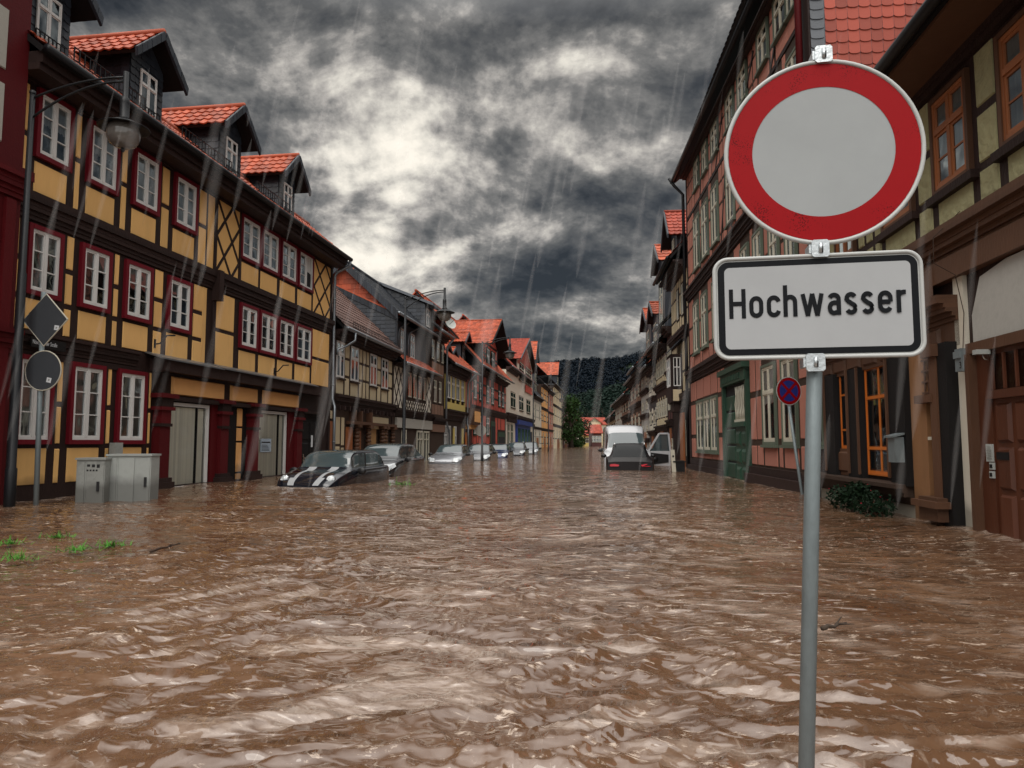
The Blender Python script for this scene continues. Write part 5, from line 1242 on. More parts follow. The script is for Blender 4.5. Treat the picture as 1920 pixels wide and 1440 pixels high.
c1, ff, W = cabinet('dirty narrow grey utility cabinet with scribbles, left one of the pair', 146, 199, 12.6, .70, M['gcab2'], [0,.33,1.0], .38)
mb = MB()
for k in range(3): ff.box(mb, .38*W+k*.08, .38*W+k*.08+.05, .58-k*.01, .62, .0155, .018)
for k in range(4): ff.box(mb, .37*W+k*.05, .37*W+k*.05+.03, .50, .53, .0155, .018)
mb.build('scribble', M['black_p'], c1)
cabinet('wide pale grey utility cabinet, larger one of the pair beside the shop', 203, 285, 12.9, .76, M['gcab'], [0,.24,.64,1.0], .42)
cb = thing('utility_cabinet', 'small grey cable box on the plinth behind the two cabinets', 'cabinet', FB1.P(FB1.U(202,850), .5, .05)); mb = MB(); u = FB1.U(202,850); FB1.box(mb, u-.12, u+.12, -.6, 1.0, .12, .25); mb.build('casing', M['gcab2'], cb)

# ================================================================ SIGNS
def ring(mb, c, ax, ay, n, r0x, r0y, r1x, r1y, z, mi, seg=72):
    v = []
    for k in range(seg):
        t = 2*pi*k/seg; v.append(c+ax*cos(t)*r0x+ay*sin(t)*r0y+n*z); v.append(c+ax*cos(t)*r1x+ay*sin(t)*r1y+n*z)
    fs = []
    for k in range(seg):
        a, b = 2*k, 2*((k+1) % seg); fs.append((a, a+1, b+1, b))
    q0 = v[0]; nn = (v[1]-v[0]).cross(v[2]-v[0])
    if (v[fs[0][1]]-v[fs[0][0]]).cross(v[fs[0][2]]-v[fs[0][0]]).dot(n) < 0: fs = [q[::-1] for q in fs]
    mb.add(v, fs, mi, .5)
def disc(mb, c, ax, ay, n, rx, ry, z, mi, seg=72):
    v = [c+ax*cos(2*pi*k/seg)*rx+ay*sin(2*pi*k/seg)*ry+n*z for k in range(seg)]
    fs = [tuple(range(seg))]
    if ax.cross(ay).dot(n) < 0: fs = [fs[0][::-1]]
    mb.add(v, fs, mi, .5)
def signmat(name, col, drops=True, rough=.45):
    m = mat(name, col, max(rough,.5), 0, 5, .22, 0, spec=.12); nt = m.node_tree; L = nt.links; b = nt.nodes['Principled BSDF']
    if drops:
        tc = nd(nt, 'ShaderNodeTexCoord'); v = nd(nt, 'ShaderNodeTexVoronoi'); v.inputs['Scale'].default_value = 210; v.feature = 'F1'
        L.new(tc.outputs['Object'], v.inputs['Vector'])
        n = nd(nt, 'ShaderNodeTexNoise'); n.inputs['Scale'].default_value = 9; L.new(tc.outputs['Object'], n.inputs['Vector'])
        mr = nd(nt, 'ShaderNodeMapRange'); L.new(n.outputs['Fac'], mr.inputs[0]); mr.inputs[1].default_value = .42; mr.inputs[2].default_value = .7; mr.inputs[3].default_value = 0.0; mr.inputs[4].default_value = .42
        lt_ = nd(nt, 'ShaderNodeMath', operation='LESS_THAN'); L.new(v.outputs['Distance'], lt_.inputs[0]); L.new(mr.outputs[0], lt_.inputs[1])
        old = b.inputs['Base Color'].links[0].from_socket
        mx = nd(nt, 'ShaderNodeMix', data_type='RGBA'); L.new(lt_.outputs[0], mx.inputs[0]); L.new(old, mx.inputs[6]); mx.inputs[7].default_value = (col[0]*.25,col[1]*.25,col[2]*.25,1)
        L.new(mx.outputs[2], b.inputs['Base Color'])
        bp = nd(nt, 'ShaderNodeBump'); bp.inputs['Strength'].default_value = .4; bp.inputs['Distance'].default_value = .002; L.new(lt_.outputs[0], bp.inputs['Height']); L.new(bp.outputs[0], b.inputs['Normal'])
    return m
S_red = signmat('sign_red', (.27,.003,.006)); S_wh = signmat('sign_reflective_grey', (.31,.325,.33), False, .5); S_wh2 = signmat('sign_pale_grey', (.36,.37,.38), False, .5); S_rim = mat('sign_rim', (.42,.43,.42), .4, 0, 5, .15, 0); S_bk = signmat('sign_black', (.006,.007,.009)); S_blue = mat('sign_blue', (.02,.03,.20), .4, 0, 5, .1, 0)
TL, TR, BL, BR = atY(1340,487,2.20), atY(1731,468,2.09), atY(1339,676,2.20), atY(1733,668,2.09)
ax = (TR-TL); ax.z = 0; ax.normalize(); nrm = Vector((ax.y,-ax.x,0)); 
if nrm.y > 0: nrm = -nrm
ay = UZ.copy()
plY = lambda px, py, dep=0: None
def onplane(px, py, P0, n):
    r = ray(px, py); o = Vector((0,0,CAMH)); t = (P0-o).dot(n)/r.dot(n); return o+r*t
Pm = (TL+TR+BL+BR)/4
def pp(px, py): return onplane(px, py, Pm, nrm)
rt = thing('no_vehicles_sign', 'round red-ringed no vehicles sign on the galvanised pole above the flood warning plate', 'traffic sign', pp(1547,285))
C = (pp(1358,285)+pp(1736,285))/2; C.z = (pp(1547,112).z+pp(1547,459).z)/2
rx = (pp(1736,285)-pp(1358,285)).length/2; ry = (pp(1547,112).z-pp(1547,459).z)/2
m = MB()
# rolled aluminium rim
ringpts = [C+ax*cos(2*pi*k/72)*(rx-.006)+ay*sin(2*pi*k/72)*(ry-.006) for k in range(73)]
m.tube(ringpts, .007, 8, 0, cap=False)
disc(m, C, ax, ay, nrm, rx-.004, ry-.004, 0, 0); disc(m, C, ax, ay, -nrm, rx-.004, ry-.004, .003, 0)
m.build('plate', S_rim, rt)
m = MB(); ring(m, C, ax, ay, nrm, rx*.71, ry*.70, rx*.955, ry*.955, .0025, 0); m.build('red_ring', S_red, rt)
m = MB(); disc(m, C, ax, ay, nrm, rx*.712, ry*.702, .0015, 0); m.build('white_field', S_wh, rt)
# clamps on the front with a slot
def clamp(parent, px, py, w=.05, h=.058):
    c = pp(px, py); m = MB(); x, z = w/2, h/2
    def q(a, b, o): return c+ax*a+ay*b+nrm*o
    bv = .006
    out = [(-x+bv,-z),(x-bv,-z),(x,-z+bv),(x,z-bv),(x-bv,z),(-x+bv,z),(-x,z-bv),(-x,-z+bv)]
    v = [q(a,b,.006) for a,b in out]+[q(a*.97,b*.97,.012) for a,b in out]
    m.add(v, [(8,9,10,11,12,13,14,15)]+[(i,(i+1)%8,8+(i+1)%8,8+i) for i in range(8)], 0, .5)
    m.tube([q(0,-.014,.012), q(0,.016,.014)], .0065, 10, 0); m.tube([q(.004,-.015,.0165), q(.004,.004,.019)], .0022, 6, 1)
    m.hexa([q(a,b,o) for o in (-.05,.006) for a,b in ((-x-.006,-z*.5),(-x+.004,-z*.5),(-x+.004,z*.5),(-x-.006,z*.5))], 0, .5)
    m.build('clamp', [mat('bright_zinc', (.52,.56,.58), .3, 0, 30, .35, .2, 90, metal=.7), M['black_p']], parent)
clamp(rt, 1543, 104, .052, .055)
hw_ = thing('flood_sign', 'white rectangular plate with black border reading Hochwasser', 'traffic sign', Pm)
m = MB(); W2_, H2_ = (pp(1733,570)-pp(1338,570)).length/2, (pp(1536,478).z-pp(1536,673).z)/2
Cc = (pp(1338,572)+pp(1733,572))/2; Cc.z = (pp(1536,476).z+pp(1536,672).z)/2
def rrect(w, h, r, n=8):
    pts = []
    for cx, cy, a0 in ((w-r,h-r,0),(-w+r,h-r,90),(-w+r,-h+r,180),(w-r,-h+r,270)):
        for k in range(n+1): a = radians(a0+90*k/n); pts.append((cx+r*cos(a), cy+r*sin(a)))
    return pts
slope = .0
def fillpoly(mb, pts, z, mi):
    v = [Cc+ax*a+ay*b+nrm*z for a,b in pts]; f_ = tuple(range(len(v)))
    if ax.cross(ay).dot(nrm) < 0: f_ = f_[::-1]
    mb.add(v, [f_], mi, .5)
o_ = rrect(W2_, H2_, .042); m.tube([Cc+ax*a*.985+ay*b*.975 for a,b in o_+o_[:1]], .0062, 8, 0, cap=False)
fillpoly(m, rrect(W2_*.99, H2_*.98, .04), 0, 0); v = [Cc+ax*a+ay*b-nrm*.003 for a,b in rrect(W2_*.99,H2_*.98,.04)]; m.add(v, [tuple(range(len(v)))], 0, .5)
m.build('plate', S_rim, hw_)
m = MB(); fillpoly(m, rrect(W2_-.014, H2_-.0135, .032), .0015, 0); m.build('black_border', S_bk, hw_)
m = MB(); fillpoly(m, rrect(W2_-.034, H2_-.032, .016), .003, 0); m.build('white_field', S_wh2, hw_)
# lettering in an even-stroke engineering face
T = .150
def arcp(cx, cy, rx_, ry_, a0, a1, n=10): return [(cx+rx_*cos(radians(a0+(a1-a0)*k/n)), cy+ry_*sin(radians(a0+(a1-a0)*k/n))) for k in range(n+1)]
h_ = T/2; xh = .74
def stad(w, y0, y1, a0=0, a1=360):
    r = (w-T)/2; cx = w/2; t_, b_ = y1-h_-r, y0+h_+r
    return r, cx, t_, b_
def glyph(ch):
    if ch == 'H': return .60, [[(h_,0),(h_,1)],[(.60-h_,0),(.60-h_,1)],[(h_,.5),(.60-h_,.5)]]
    if ch in 'oc':
        w = .50; r, cx, t_, b_ = stad(w, 0, xh)
        if ch == 'o': return w, [arcp(cx,t_,r,r,0,180)+arcp(cx,b_,r,r,180,360)+[(cx+r,t_)]]
        return .46, [arcp(cx,t_,r,r,12,180)+arcp(cx,b_,r,r,180,348)]
    if ch == 'h':
        w = .49; r = (w-T)/2; return w, [[(h_,0),(h_,1.06)], arcp(w/2,xh-h_-r,r,r,180,0)+[(w-h_,0)]]
    if ch == 'w': w = .80; return w, [[(.07,xh),(.235,0)],[(.235,0),(.40,xh)],[(.40,xh),(.565,0)],[(.565,0),(w-.07,xh)]]
    if ch == 'a':
        w = .46; r = (w-T)/2; return w, [arcp(w/2,xh-h_-r*.9,r,r*.9,160,0)+[(w-h_,0)], [(w-h_,.40),(w/2,.41)]+arcp(w/2-.02,.235,r-.02,.168,90,270)+[(w/2,.067),(w-h_,.10)]]
    if ch == 's':
        w = .44; r = (w-T)/2; cx = w/2; return w, [arcp(cx,xh-h_-.145,r,.145,25,180,8)+arcp(cx,.56,r,.16,195,250,4)+[(cx,.37)]+arcp(cx,.20,r,.15,60,0,5)+arcp(cx,.205,r,.14,0,-155,9)]
    if ch == 'e':
        w = .50; r = (w-T)/2; cx = w/2; r_, cx, t_, b_ = stad(w,0,xh); return w, [[(h_,.37),(w-h_,.37)], [(w-h_,.37)]+arcp(cx,t_,r,r,0,180)+arcp(cx,b_,r,r,180,335)]
    if ch == 'r': return .33, [[(h_,0),(h_,xh)], arcp(.27,xh-h_-.16,.2,.16,180,75,6)]
def ribbon(mb, pts, o, sc, ox, oy, tilt, z):
    h_ = T/2*tilt
    P_ = [Vector((a,b)) for a,b in pts]; L_, R_ = [], []; n = len(P_)
    closed = (P_[0]-P_[-1]).length < 1e-4
    for i in range(n):
        if closed: a = P_[i-1] if i > 0 else P_[-2]; b = P_[(i+1)] if i < n-1 else P_[1]
        else: a = P_[max(i-1,0)]; b = P_[min(i+1,n-1)]
        d1 = (P_[i]-a); d2 = (b-P_[i])
        if d1.length < 1e-6: d1 = d2
        if d2.length < 1e-6: d2 = d1
        d1 = d1.normalized(); d2 = d2.normalized(); n1 = Vector((-d1.y,d1.x)); n2 = Vector((-d2.y,d2.x)); mm = (n1+n2); mm = mm.normalized() if mm.length > 1e-6 else n1
        k = min(1/max(mm.dot(n1), .45), 1.6); L_.append(P_[i]+mm*h_*k); R_.append(P_[i]-mm*h_*k)
    def W3(p): return Cc+ax*(ox+p.x*sc[0])+ay*(oy+p.y*sc[1])+nrm*z
    v = [W3(p) for p in L_]+[W3(p) for p in R_]; fs = [(i, n+i, n+i+1, i+1) for i in range(n-1)]
    for q in fs:
        a = (v[q[1]]-v[q[0]]).cross(v[q[2]]-v[q[0]]); mb.add([v[i] for i in q], [(0,1,2,3)] if a.dot(nrm) > 0 else [(3,2,1,0)], 0, .5)
txt = 'Hochwasser'; ws = [glyph(c)[0] for c in txt]; gap = .125; tot = sum(ws)+gap*(len(txt)-1)
xl_, xr_ = (pp(1367,580)-Cc).dot(ax), (pp(1699,580)-Cc).dot(ax); zb0 = (pp(1380,598)-Cc).z; cap = (pp(1380,543)-Cc).z-zb0
zb1 = (pp(1690,586)-Cc).z
scx = (xr_-xl_)/tot; m = MB(); x = 0; zo = .0042
for c_, w in zip(txt, ws):
    for st in glyph(c_)[1]:
        zo += .00012; ribbon(m, st, 0, (scx, cap), xl_+x*scx, zb0+(zb1-zb0)*(x/tot), 1.0, zo)
    x += w+gap
m.build('lettering', S_bk, hw_)
clamp(hw_, 1537, 467, .052, .055); clamp(hw_, 1528, 680, .056, .055)
# pole : rectangular-looking galvanised tube
pl = thing('sign_post', 'galvanised steel post standing in the flood and carrying the two big signs', 'post', atY(1519,1440,2.15)+Vector((0,0,-.6)))
m = MB(); pt_ = pp(1544,100)-nrm*.034; pb_ = pp(1517,1440)-nrm*.034; dirp = (pb_-pt_).normalized(); pb2 = pt_+dirp*((pt_.z+.65)/(-dirp.z))
m.tube([pt_, pt_.lerp(pb2,.5), pb2], .0228, 20); m.build('tube', M['galv'], pl)
m = MB(); m.tube([pt_+UZ*-.002, pt_+UZ*.022, pt_+UZ*.024],[.026,.026,.016], 18); m.build('cap', M['greenwood'], pl)
# no stopping sign
Yn = 14.2; c = atY(1479,733,Yn); ns = thing('no_stopping_sign', 'small round red and blue no stopping sign on a leaning thin post', 'traffic sign', atY(1503,920,Yn))
axn = Vector((.97,.24,0)).normalized(); nn_ = Vector((.24,-.97,0)).normalized(); rr = .285
m = MB(); disc(m, c, axn, UZ, nn_, rr, rr, 0, 0, 40); disc(m, c, axn, UZ, -nn_, rr, rr, .004, 0, 40); m.build('plate', S_rim, ns)
m = MB(); ring(m, c, axn, UZ, nn_, rr*.74, rr*.74, rr*.94, rr*.94, .004, 0, 40)
for a in (45, 135):
    d = axn*cos(radians(a))+UZ*sin(radians(a)); e = axn*-sin(radians(a))+UZ*cos(radians(a)); z = .0072 if a == 45 else .0062
    m.add([c+d*rr*.78*s1+e*.026*s2+nn_*z for s1, s2 in ((-1,-1),(1,-1),(1,1),(-1,1))], [(0,1,2,3)], 0, .5)
m.build('red_mark', S_red, ns); m = MB(); disc(m, c, axn, UZ, nn_, rr*.76, rr*.76, .003, 0, 40); m.build('blue_field', S_blue, ns)
m = MB(); q0 = atY(1478,735,Yn)-nn_*.04; q1 = atY(1503,920,Yn); m.tube([q0, q1+(q1-q0)*.8], .03, 10); m.build('post', M['galv'], ns)
# signs seen from behind, left
Yb = 11.9; bt = atY(82,548,Yb); bb_ = atY(68,930,Yb); pst = thing('sign_post', 'thin galvanised post at the left carrying two signs seen from behind', 'post', (bb_.x,Yb,-.6))
m = MB(); m.tube([bt, bb_+(bb_-bt)*.3], .04, 12); m.build('tube', M['galv'], pst)
ab = Vector((.99,-.14,0)).normalized(); nb = Vector((-.14,-.99,0)).normalized()
c = atY(85,600,Yb-.06); r1 = thing('priority_road_sign', 'diamond traffic sign seen from its dark back above the round one', 'traffic sign', c); k = .415
v = [c+ab*k, c+UZ*.44, c-ab*k, c-UZ*.44]; m = MB(); m.add(v+[q+nb*.006 for q in v], [(4,5,6,7),(3,2,1,0)]+[(i,(i+1)%4,4+(i+1)%4,4+i) for i in range(4)], 0, .5); m.build('plate', M['signback'], r1)
m = MB(); m.tube(v+[v[0]], .012, 6, cap=False, smooth=False); m.build('rim', M['creamw'], r1)
m = MB(); q = c+ab*.22-UZ*.14+nb*.008; m.add([q+ab*a+UZ*b for a,b in ((-.045,-.03),(.04,-.045),(.05,.035),(-.035,.05))], [(0,1,2,3)], 0, .5); q += nb*.001; m.add([q+ab*a+UZ*b for a,b in ((-.02,-.01),(.01,-.015),(.02,.015),(-.01,.02))], [(0,1,2,3)], 1, .5); m.build('sticker', [M['paper'], M['gcab2']], r1)
c = atY(81,695,Yb-.06); r1 = thing('round_sign', 'round traffic sign seen from its dark back below the diamond one', 'traffic sign', c)
m = MB(); disc(m, c, ab, UZ, nb, .325, .325, .006, 0, 40); disc(m, c, ab, UZ, -nb, .325, .325, .0, 0, 40); m.build('plate', M['signback'], r1)
m = MB(); m.tube([c+ab*cos(2*pi*k/40)*.33+UZ*sin(2*pi*k/40)*.33 for k in range(41)], .011, 6, cap=False); m.build('rim', M['creamw'], r1)
m = MB(); q = c+ab*.12-UZ*.16+nb*.008; m.add([q+ab*a+UZ*b for a,b in ((-.05,-.03),(.035,-.05),(.05,.03),(-.035,.05))], [(0,1,2,3)], 0, .5); q += nb*.001; m.add([q+ab*a+UZ*b for a,b in ((-.02,-.01),(.01,-.015),(.02,.015),(-.01,.02))], [(0,1,2,3)], 1, .5); m.build('sticker', [M['paper'], M['gcab2']], r1)
# waste bin-like planter box and white board at the oriel house
# ================================================================ PLANTS, DEBRIS
def leafmat(name, col, col2, v=.45):
    m = mat(name, col, .6, v, 2.0, .3*v/.45, 0, col2=col2, spec=.1); return m
LEAF = leafmat('leaf_green', (.022,.048,.012), (.010,.022,.009)); GRASS = leafmat('wet_grass', (.06,.20,.025), (.03,.11,.02)); LEAFD = leafmat('leaf_dark', (.009,.021,.010), (.005,.011,.007)); LEAFM = leafmat('forest_leaf', (.0075,.019,.0135), (.006,.015,.012), .35); LEAF_HAZED = leafmat('hazed_forest_leaf', (.0042,.0095,.0165), (.0038,.0088,.015), .15); BARK = mat('bark', (.05,.035,.025), .9, .3, 8, .4, .3, 20)  # far ridge leaves: blue of the haze put into their colour
def leafquad(mb, c, s, mi=0):
    a = Vector((R.gauss(0,1),R.gauss(0,1),R.gauss(0,1))).normalized(); b = a.cross(Vector((R.gauss(0,1),R.gauss(0,1),R.gauss(0,1)))).normalized()
    mb.add([c-a*s, c+b*s*.5, c+a*s, c-b*s*.5], [(0,1,2,3)], mi)
# geranium by the carved shop front
g = thing('shrub', 'dark leafy shrub with a few red flowers under the carved shop ledge', 'plant', FOL.P(FOL.U(1610,930), -.1, .3))
mb = MB(); fl = MB(); st = MB()
for (px, py, r_) in ((1575,925,.20),(1595,927,.22),(1610,922,.22),(1628,935,.2),(1648,942,.22),(1590,915,.14),(1615,912,.12)):
    u, z = FOL.hit(px, py, .5); c = FOL.P(u, z-.06, .5)
    st.tube([FOL.P(u, -.4, .4), c], .012, 5)
    for k in range(250):
        d = Vector((R.gauss(0,1),R.gauss(0,1),R.gauss(0,.8))).normalized()*r_*R.random()**.4; leafquad(mb, c+d, R.uniform(.022,.045))
    for k in range(2):
        d = Vector((R.gauss(0,1),R.gauss(0,1),abs(R.gauss(0,.8)))).normalized()*r_; q = c+d; fl.lathe(q, [(0,-.010),(.014,0),(0,.010)], 6)
mb.build('foliage', LEAFD, g); fl.build('flower', mat('red_petal', (.4,.01,.03), .6), g); st.build('stem', BARK, g)
# grass clumps floating
for px, py, s, lb in ((35,1049,1.0,'bright green grass clump floating lowest at the left edge'),(205,1024,1.0,'bright green grass clump nearest the floating twig'),(142,1033,.9,'flat green grass clump left of the twig clump'),(20,1020,.8,'thin green grass clump at the left edge above the lowest one'),(106,1008,.7,'small green grass clump farthest from the camera at left'),(751,909,.9,'small green tuft floating beside the grey hatchback')):
    P_ = atZ(px, py, 0.0); t = thing('grass_clump', lb, 'grass', P_, group='grass clumps floating on the flood'); mb = MB()
    k0 = P_.y/6.0
    for k in range(90):
        a = R.uniform(0, 2*pi); rr = R.random()**1.4*.17*s*(k0**.5); b = P_+Vector((cos(a)*rr*1.5, sin(a)*rr, 0)); L_ = R.uniform(.04,.13)*s*k0**.5; d = Vector((R.gauss(0,1),R.gauss(0,1),R.uniform(.1,.7))).normalized(); w = Vector((-d.y,d.x,0)).normalized()*.004*k0**.5
        mb.add([b-w, b+w, b+d*L_+w*.3+UZ*.004, b+d*L_-w*.3+UZ*.004], [(0,1,2,3)])
    mb.build('blades', GRASS, t)
for i, (a, b, lb) in enumerate((((282,1033),(338,1019),'pale broken branch drifting at the left'),((1536,1178),(1586,1168),'thin dark twig drifting right of the sign post'))):
    A_, B_ = atZ(*a, .02), atZ(*b, .03); t = thing('branch', lb, 'branch', A_, group='drifting branches'); mb = MB(); n = 6; pts = [A_.lerp(B_, k/n)+Vector((R.uniform(-.01,.01),R.uniform(-.02,.02),R.uniform(-.006,.008))) for k in range(n+1)]
    mb.tube(pts, [.013*(1-.6*k/n) for k in range(n+1)], 6); mb.tube([pts[3], pts[3]+Vector((.08,.09,.03))], [.007,.003], 5); mb.tube([pts[4], pts[4]+Vector((.05,-.08,.02))], [.006,.002], 5)
    mb.build('wood', BARK if i else M['timber2'], t)
# ================================================================ TREES at the end of the street
def tree(label, x, y, h, w, leaf, n=1400, group='trees at the end of the street', ls=.35, z0=-.6):
    t = thing('deciduous_tree', label, 'tree', (x, y, z0), group=group)
    mb = MB(); mb.tube([(x,y,z0),(x+.1,y,z0+h*.3),(x-.1,y,z0+h*.6),(x,y,z0+h*.85)], [w*.07,w*.055,w*.035,w*.012], 8)
    lobes = []
    for k in range(14):
        a = R.uniform(0,2*pi); zz_ = R.uniform(.14,.95); rr = w*.5*sin(min(1,max(.15,(1.05-zz_)/.6))*pi/2)*R.uniform(.3,.8)
        c = Vector((x+cos(a)*rr, y+sin(a)*rr, z0+h*zz_)); lobes.append((c, w*R.uniform(.13,.24)))
        mb.tube([(x,y,z0+h*zz_*.6), c], [w*.022,w*.008], 5)
    mb.build('trunk', BARK, t); lf = MB()
    for k in range(n):
        c, r = R.choice(lobes); d = Vector((R.gauss(0,1),R.gauss(0,1),R.gauss(0,.8))).normalized()*r*(.55+.5*R.random()); leafquad(lf, c+d, ls*R.uniform(.6,1.3))
    lf.build('crown', leaf, t); return t
for px, y, h, w, lf, lb in ((1070,150,11.5,8,LEAF,'bright green tree just past the left row'),(1079,165,7.5,6,LEAF,'rounded mid-green tree right of the bright green tree'),(1074,185,14,10,LEAFD,'tall dark tree behind the bright green tree'),(1088,240,13,10,LEAFM,'dark tree left of the hotel roof'),(1100,300,16,12,LEAFM,'dark tree rising behind the hotel roof'),(1130,300,17,12,LEAFM,'dark tree right of the hotel behind the houses')):
    tree(lb, atY(px,830,y).x, y, h, w, lf)
# ================================================================ HILLS
def perm(seed): r = np.random.RandomState(seed); p = r.permutation(256); return np.concatenate([p,p]), r.uniform(0,2*np.pi,512)
def perlin(x, y, seed=0):
    p, ang = perm(seed); xi = np.floor(x).astype(int); yi = np.floor(y).astype(int); xf = x-xi; yf = y-yi; xi &= 255; yi &= 255
    def g(a, b, fx, fy):
        h = ang[p[p[a & 255]+(b & 255)]]; return np.cos(h)*fx+np.sin(h)*fy
    u = xf**3*(xf*(xf*6-15)+10); v = yf**3*(yf*(yf*6-15)+10)
    n0 = g(xi,yi,xf,yf)*(1-u)+g(xi+1,yi,xf-1,yf)*u; n1 = g(xi,yi+1,xf,yf-1)*(1-u)+g(xi+1,yi+1,xf-1,yf-1)*u
    return n0*(1-v)+n1*v
def gridmesh(name, X, Y, Z, m, smooth=True):
    ny, nx = X.shape; me = bpy.data.meshes.new(name); v = np.stack([X,Y,Z],-1).reshape(-1,3)
    i = np.arange((ny-1)*(nx-1)); r, c = i//(nx-1), i % (nx-1); a = r*nx+c
    fc = np.stack([a,a+1,a+nx+1,a+nx],-1)
    me.vertices.add(len(v)); me.vertices.foreach_set('co', v.ravel().astype(np.float32)); me.loops.add(fc.size); me.loops.foreach_set('vertex_index', fc.ravel().astype(np.int32))
    me.polygons.add(len(fc)); me.polygons.foreach_set('loop_start', np.arange(0,fc.size,4,dtype=np.int32)); me.polygons.foreach_set('loop_total', np.full(len(fc),4,np.int32)); me.polygons.foreach_set('use_smooth', np.full(len(fc), smooth))
    me.update(calc_edges=True); me.materials.append(m); o = bpy.data.objects.new(name, me); COL.objects.link(o); return o
def hillz(x, y):
    # near wooded slope and far ridge
    near = 34/(1+np.exp(-(y-440)/30.0))*(.85+.9*np.clip((x-30)/120, -.5, 1.2))
    far = 74/(1+np.exp(-(y-860)/40.0))*(1+.10*np.clip((x-60)/120,-1,1))
    near = near-near*.45/(1+np.exp(-(y-640)/40.0))*np.clip((x-30)/120,0,1)
    return -1.5+near+far+perlin(x/90,y/90,3)*10*np.clip((y-380)/200,0,1)+perlin(x/30,y/30,4)*4*np.clip((y-380)/200,0,1)
ys_ = np.linspace(330, 1300, 120); xs_ = np.linspace(-500, 900, 160); X_, Y_ = np.meshgrid(xs_, ys_); Z_ = hillz(X_, Y_)
hm = mat('forest_floor', (.014,.028,.012), 1, 0, .05, .5, 0); h = gridmesh('hill', X_, Y_, Z_, hm); tag(h, kind='structure')
# forest: irregular leafy crowns as one mass
rs = np.random.RandomState(5); N = 12000
fy = 380+(rs.rand(N)**.75)*580; fx = (rs.rand(N)-.5)*2*(60+fy*.28)+fy*.10
keep = (hillz(fx, fy) > 2); fx, fy = fx[keep], fy[keep]; fz = hillz(fx, fy)
base = []; 
for k in range(6):
    n_ = 60; d = rs.normal(size=(n_,3)); d /= np.linalg.norm(d,axis=1)[:,None]; d[:,2] = np.abs(d[:,2])*1.1-.1; base.append(d*(.8+.45*rs.rand(n_,1)))
Vs = []; 
for i in range(len(fx)):
    b = base[i % 6]; s = rs.uniform(2.2,3.7)*(1 if fy[i] < 650 else 1.25); c = b*np.array([s,s,s*1.35])+np.array([fx[i],fy[i],fz[i]+s*.8])
    t1 = rs.normal(size=(len(b),3)); t1[:,2] *= .5; t1 /= np.linalg.norm(t1,axis=1)[:,None]; t2 = np.cross(t1, b); t2 /= np.maximum(np.linalg.norm(t2,axis=1)[:,None],1e-3); q = s*.27
    Vs.append(np.stack([c-t1*q, c+t2*q*.8, c+t1*q, c-t2*q*.8], 1).reshape(-1,3))
V = np.concatenate(Vs); me = bpy.data.meshes.new('forest'); nf = len(V)//4
me.vertices.add(len(V)); me.vertices.foreach_set('co', V.ravel().astype(np.float32)); me.loops.add(len(V)); me.loops.foreach_set('vertex_index', np.arange(len(V),dtype=np.int32)); me.polygons.add(nf); me.polygons.foreach_set('loop_start', np.arange(0,len(V),4,dtype=np.int32)); me.polygons.foreach_set('loop_total', np.full(nf,4,np.int32)); me.update(calc_edges=True)
a = me.attributes.new('var','FLOAT','FACE'); a.data.foreach_set('value', np.repeat(rs.rand(len(fx)), 60)[:nf].astype(np.float32)*.7+.3*rs.rand(nf).astype(np.float32))
me.materials.append(LEAFM); me.materials.append(LEAF_HAZED); me.polygons.foreach_set('material_index', np.repeat((fy > 690).astype(np.int32), 60)[:nf]); fo = bpy.data.objects.new('forest', me); COL.objects.link(fo); tag(fo, 'dark wooded hillside rising behind the end of the street', 'forest', kind='stuff')  # far crowns take the leaf colour with haze painted in
# ================================================================ WATER
y0, y1 = 1.3, 420.0; NR, NC = 620, 620
rr = y0*(y1/y0)**(np.linspace(0,1,NR)); th = np.linspace(-radians(80), radians(80), NC); th = np.sign(th)*(np.abs(th)/radians(80))**1.5*radians(80)
RR, TH = np.meshgrid(rr, th, indexing='ij'); WX = RR*np.sin(TH); WY = RR*np.cos(TH)
a_ = -.12; fxx = WX*cos(a_)+WY*sin(a_); fyy = -WX*sin(a_)+WY*cos(a_)   # flow frame: fyy runs along the street
wx_ = perlin(fxx*.9+7, fyy*.7, 21)*.75; wy_ = perlin(fxx*.9, fyy*.7+9, 22)*.75+.42*np.sqrt(fxx**2+.35)*np.clip(1-RR/60,0,1)
def billow(sx, sy, seed, w=1.0):
    return 1-np.abs(perlin((fxx+wx_*w)*sx, (fyy+wy_*w)*sy, seed))*2.2
near = np.clip(1.25-(RR-2.5)/5.5, 0.0, 1)
def ridge(sx, sy, seed, w=1.0, ox=0): return (1-np.abs(perlin((fxx+wx_*w)*sx+ox, (fyy+wy_*w)*sy, seed))*2.0)**2
def ss(a, b, x): t = np.clip((x-a)/(b-a),0,1); return t*t*(3-2*t)
big = perlin(fxx*.35, fyy*.45, 11)*.07+perlin((fxx+wx_)*.9, (fyy+wy_)*1.1, 12)*.035
r1_ = ridge(1.1,2.3,13)*.030; r2_ = ridge(2.3,4.6,14)*.021; r3_ = ridge(4.6,9.0,15,.8)*.0125; r4_ = ridge(9.5,17,16,.6)*.0062
lod = lambda L0: np.clip(2.2-RR*.0095/(L0*.28), 0, 1)
calm = .55+.75*ss(-.25,.3, perlin(fxx*.3, fyy*.22, 33))
WZ = big*np.clip(1.2-RR/40,.2,1)+(r1_*.9*lod(.45)+r2_*lod(.22)+r3_*lod(.11)+r4_*lod(.06))*calm-.035
WZ = WZ*np.clip(1.5-RR/120,0,1)
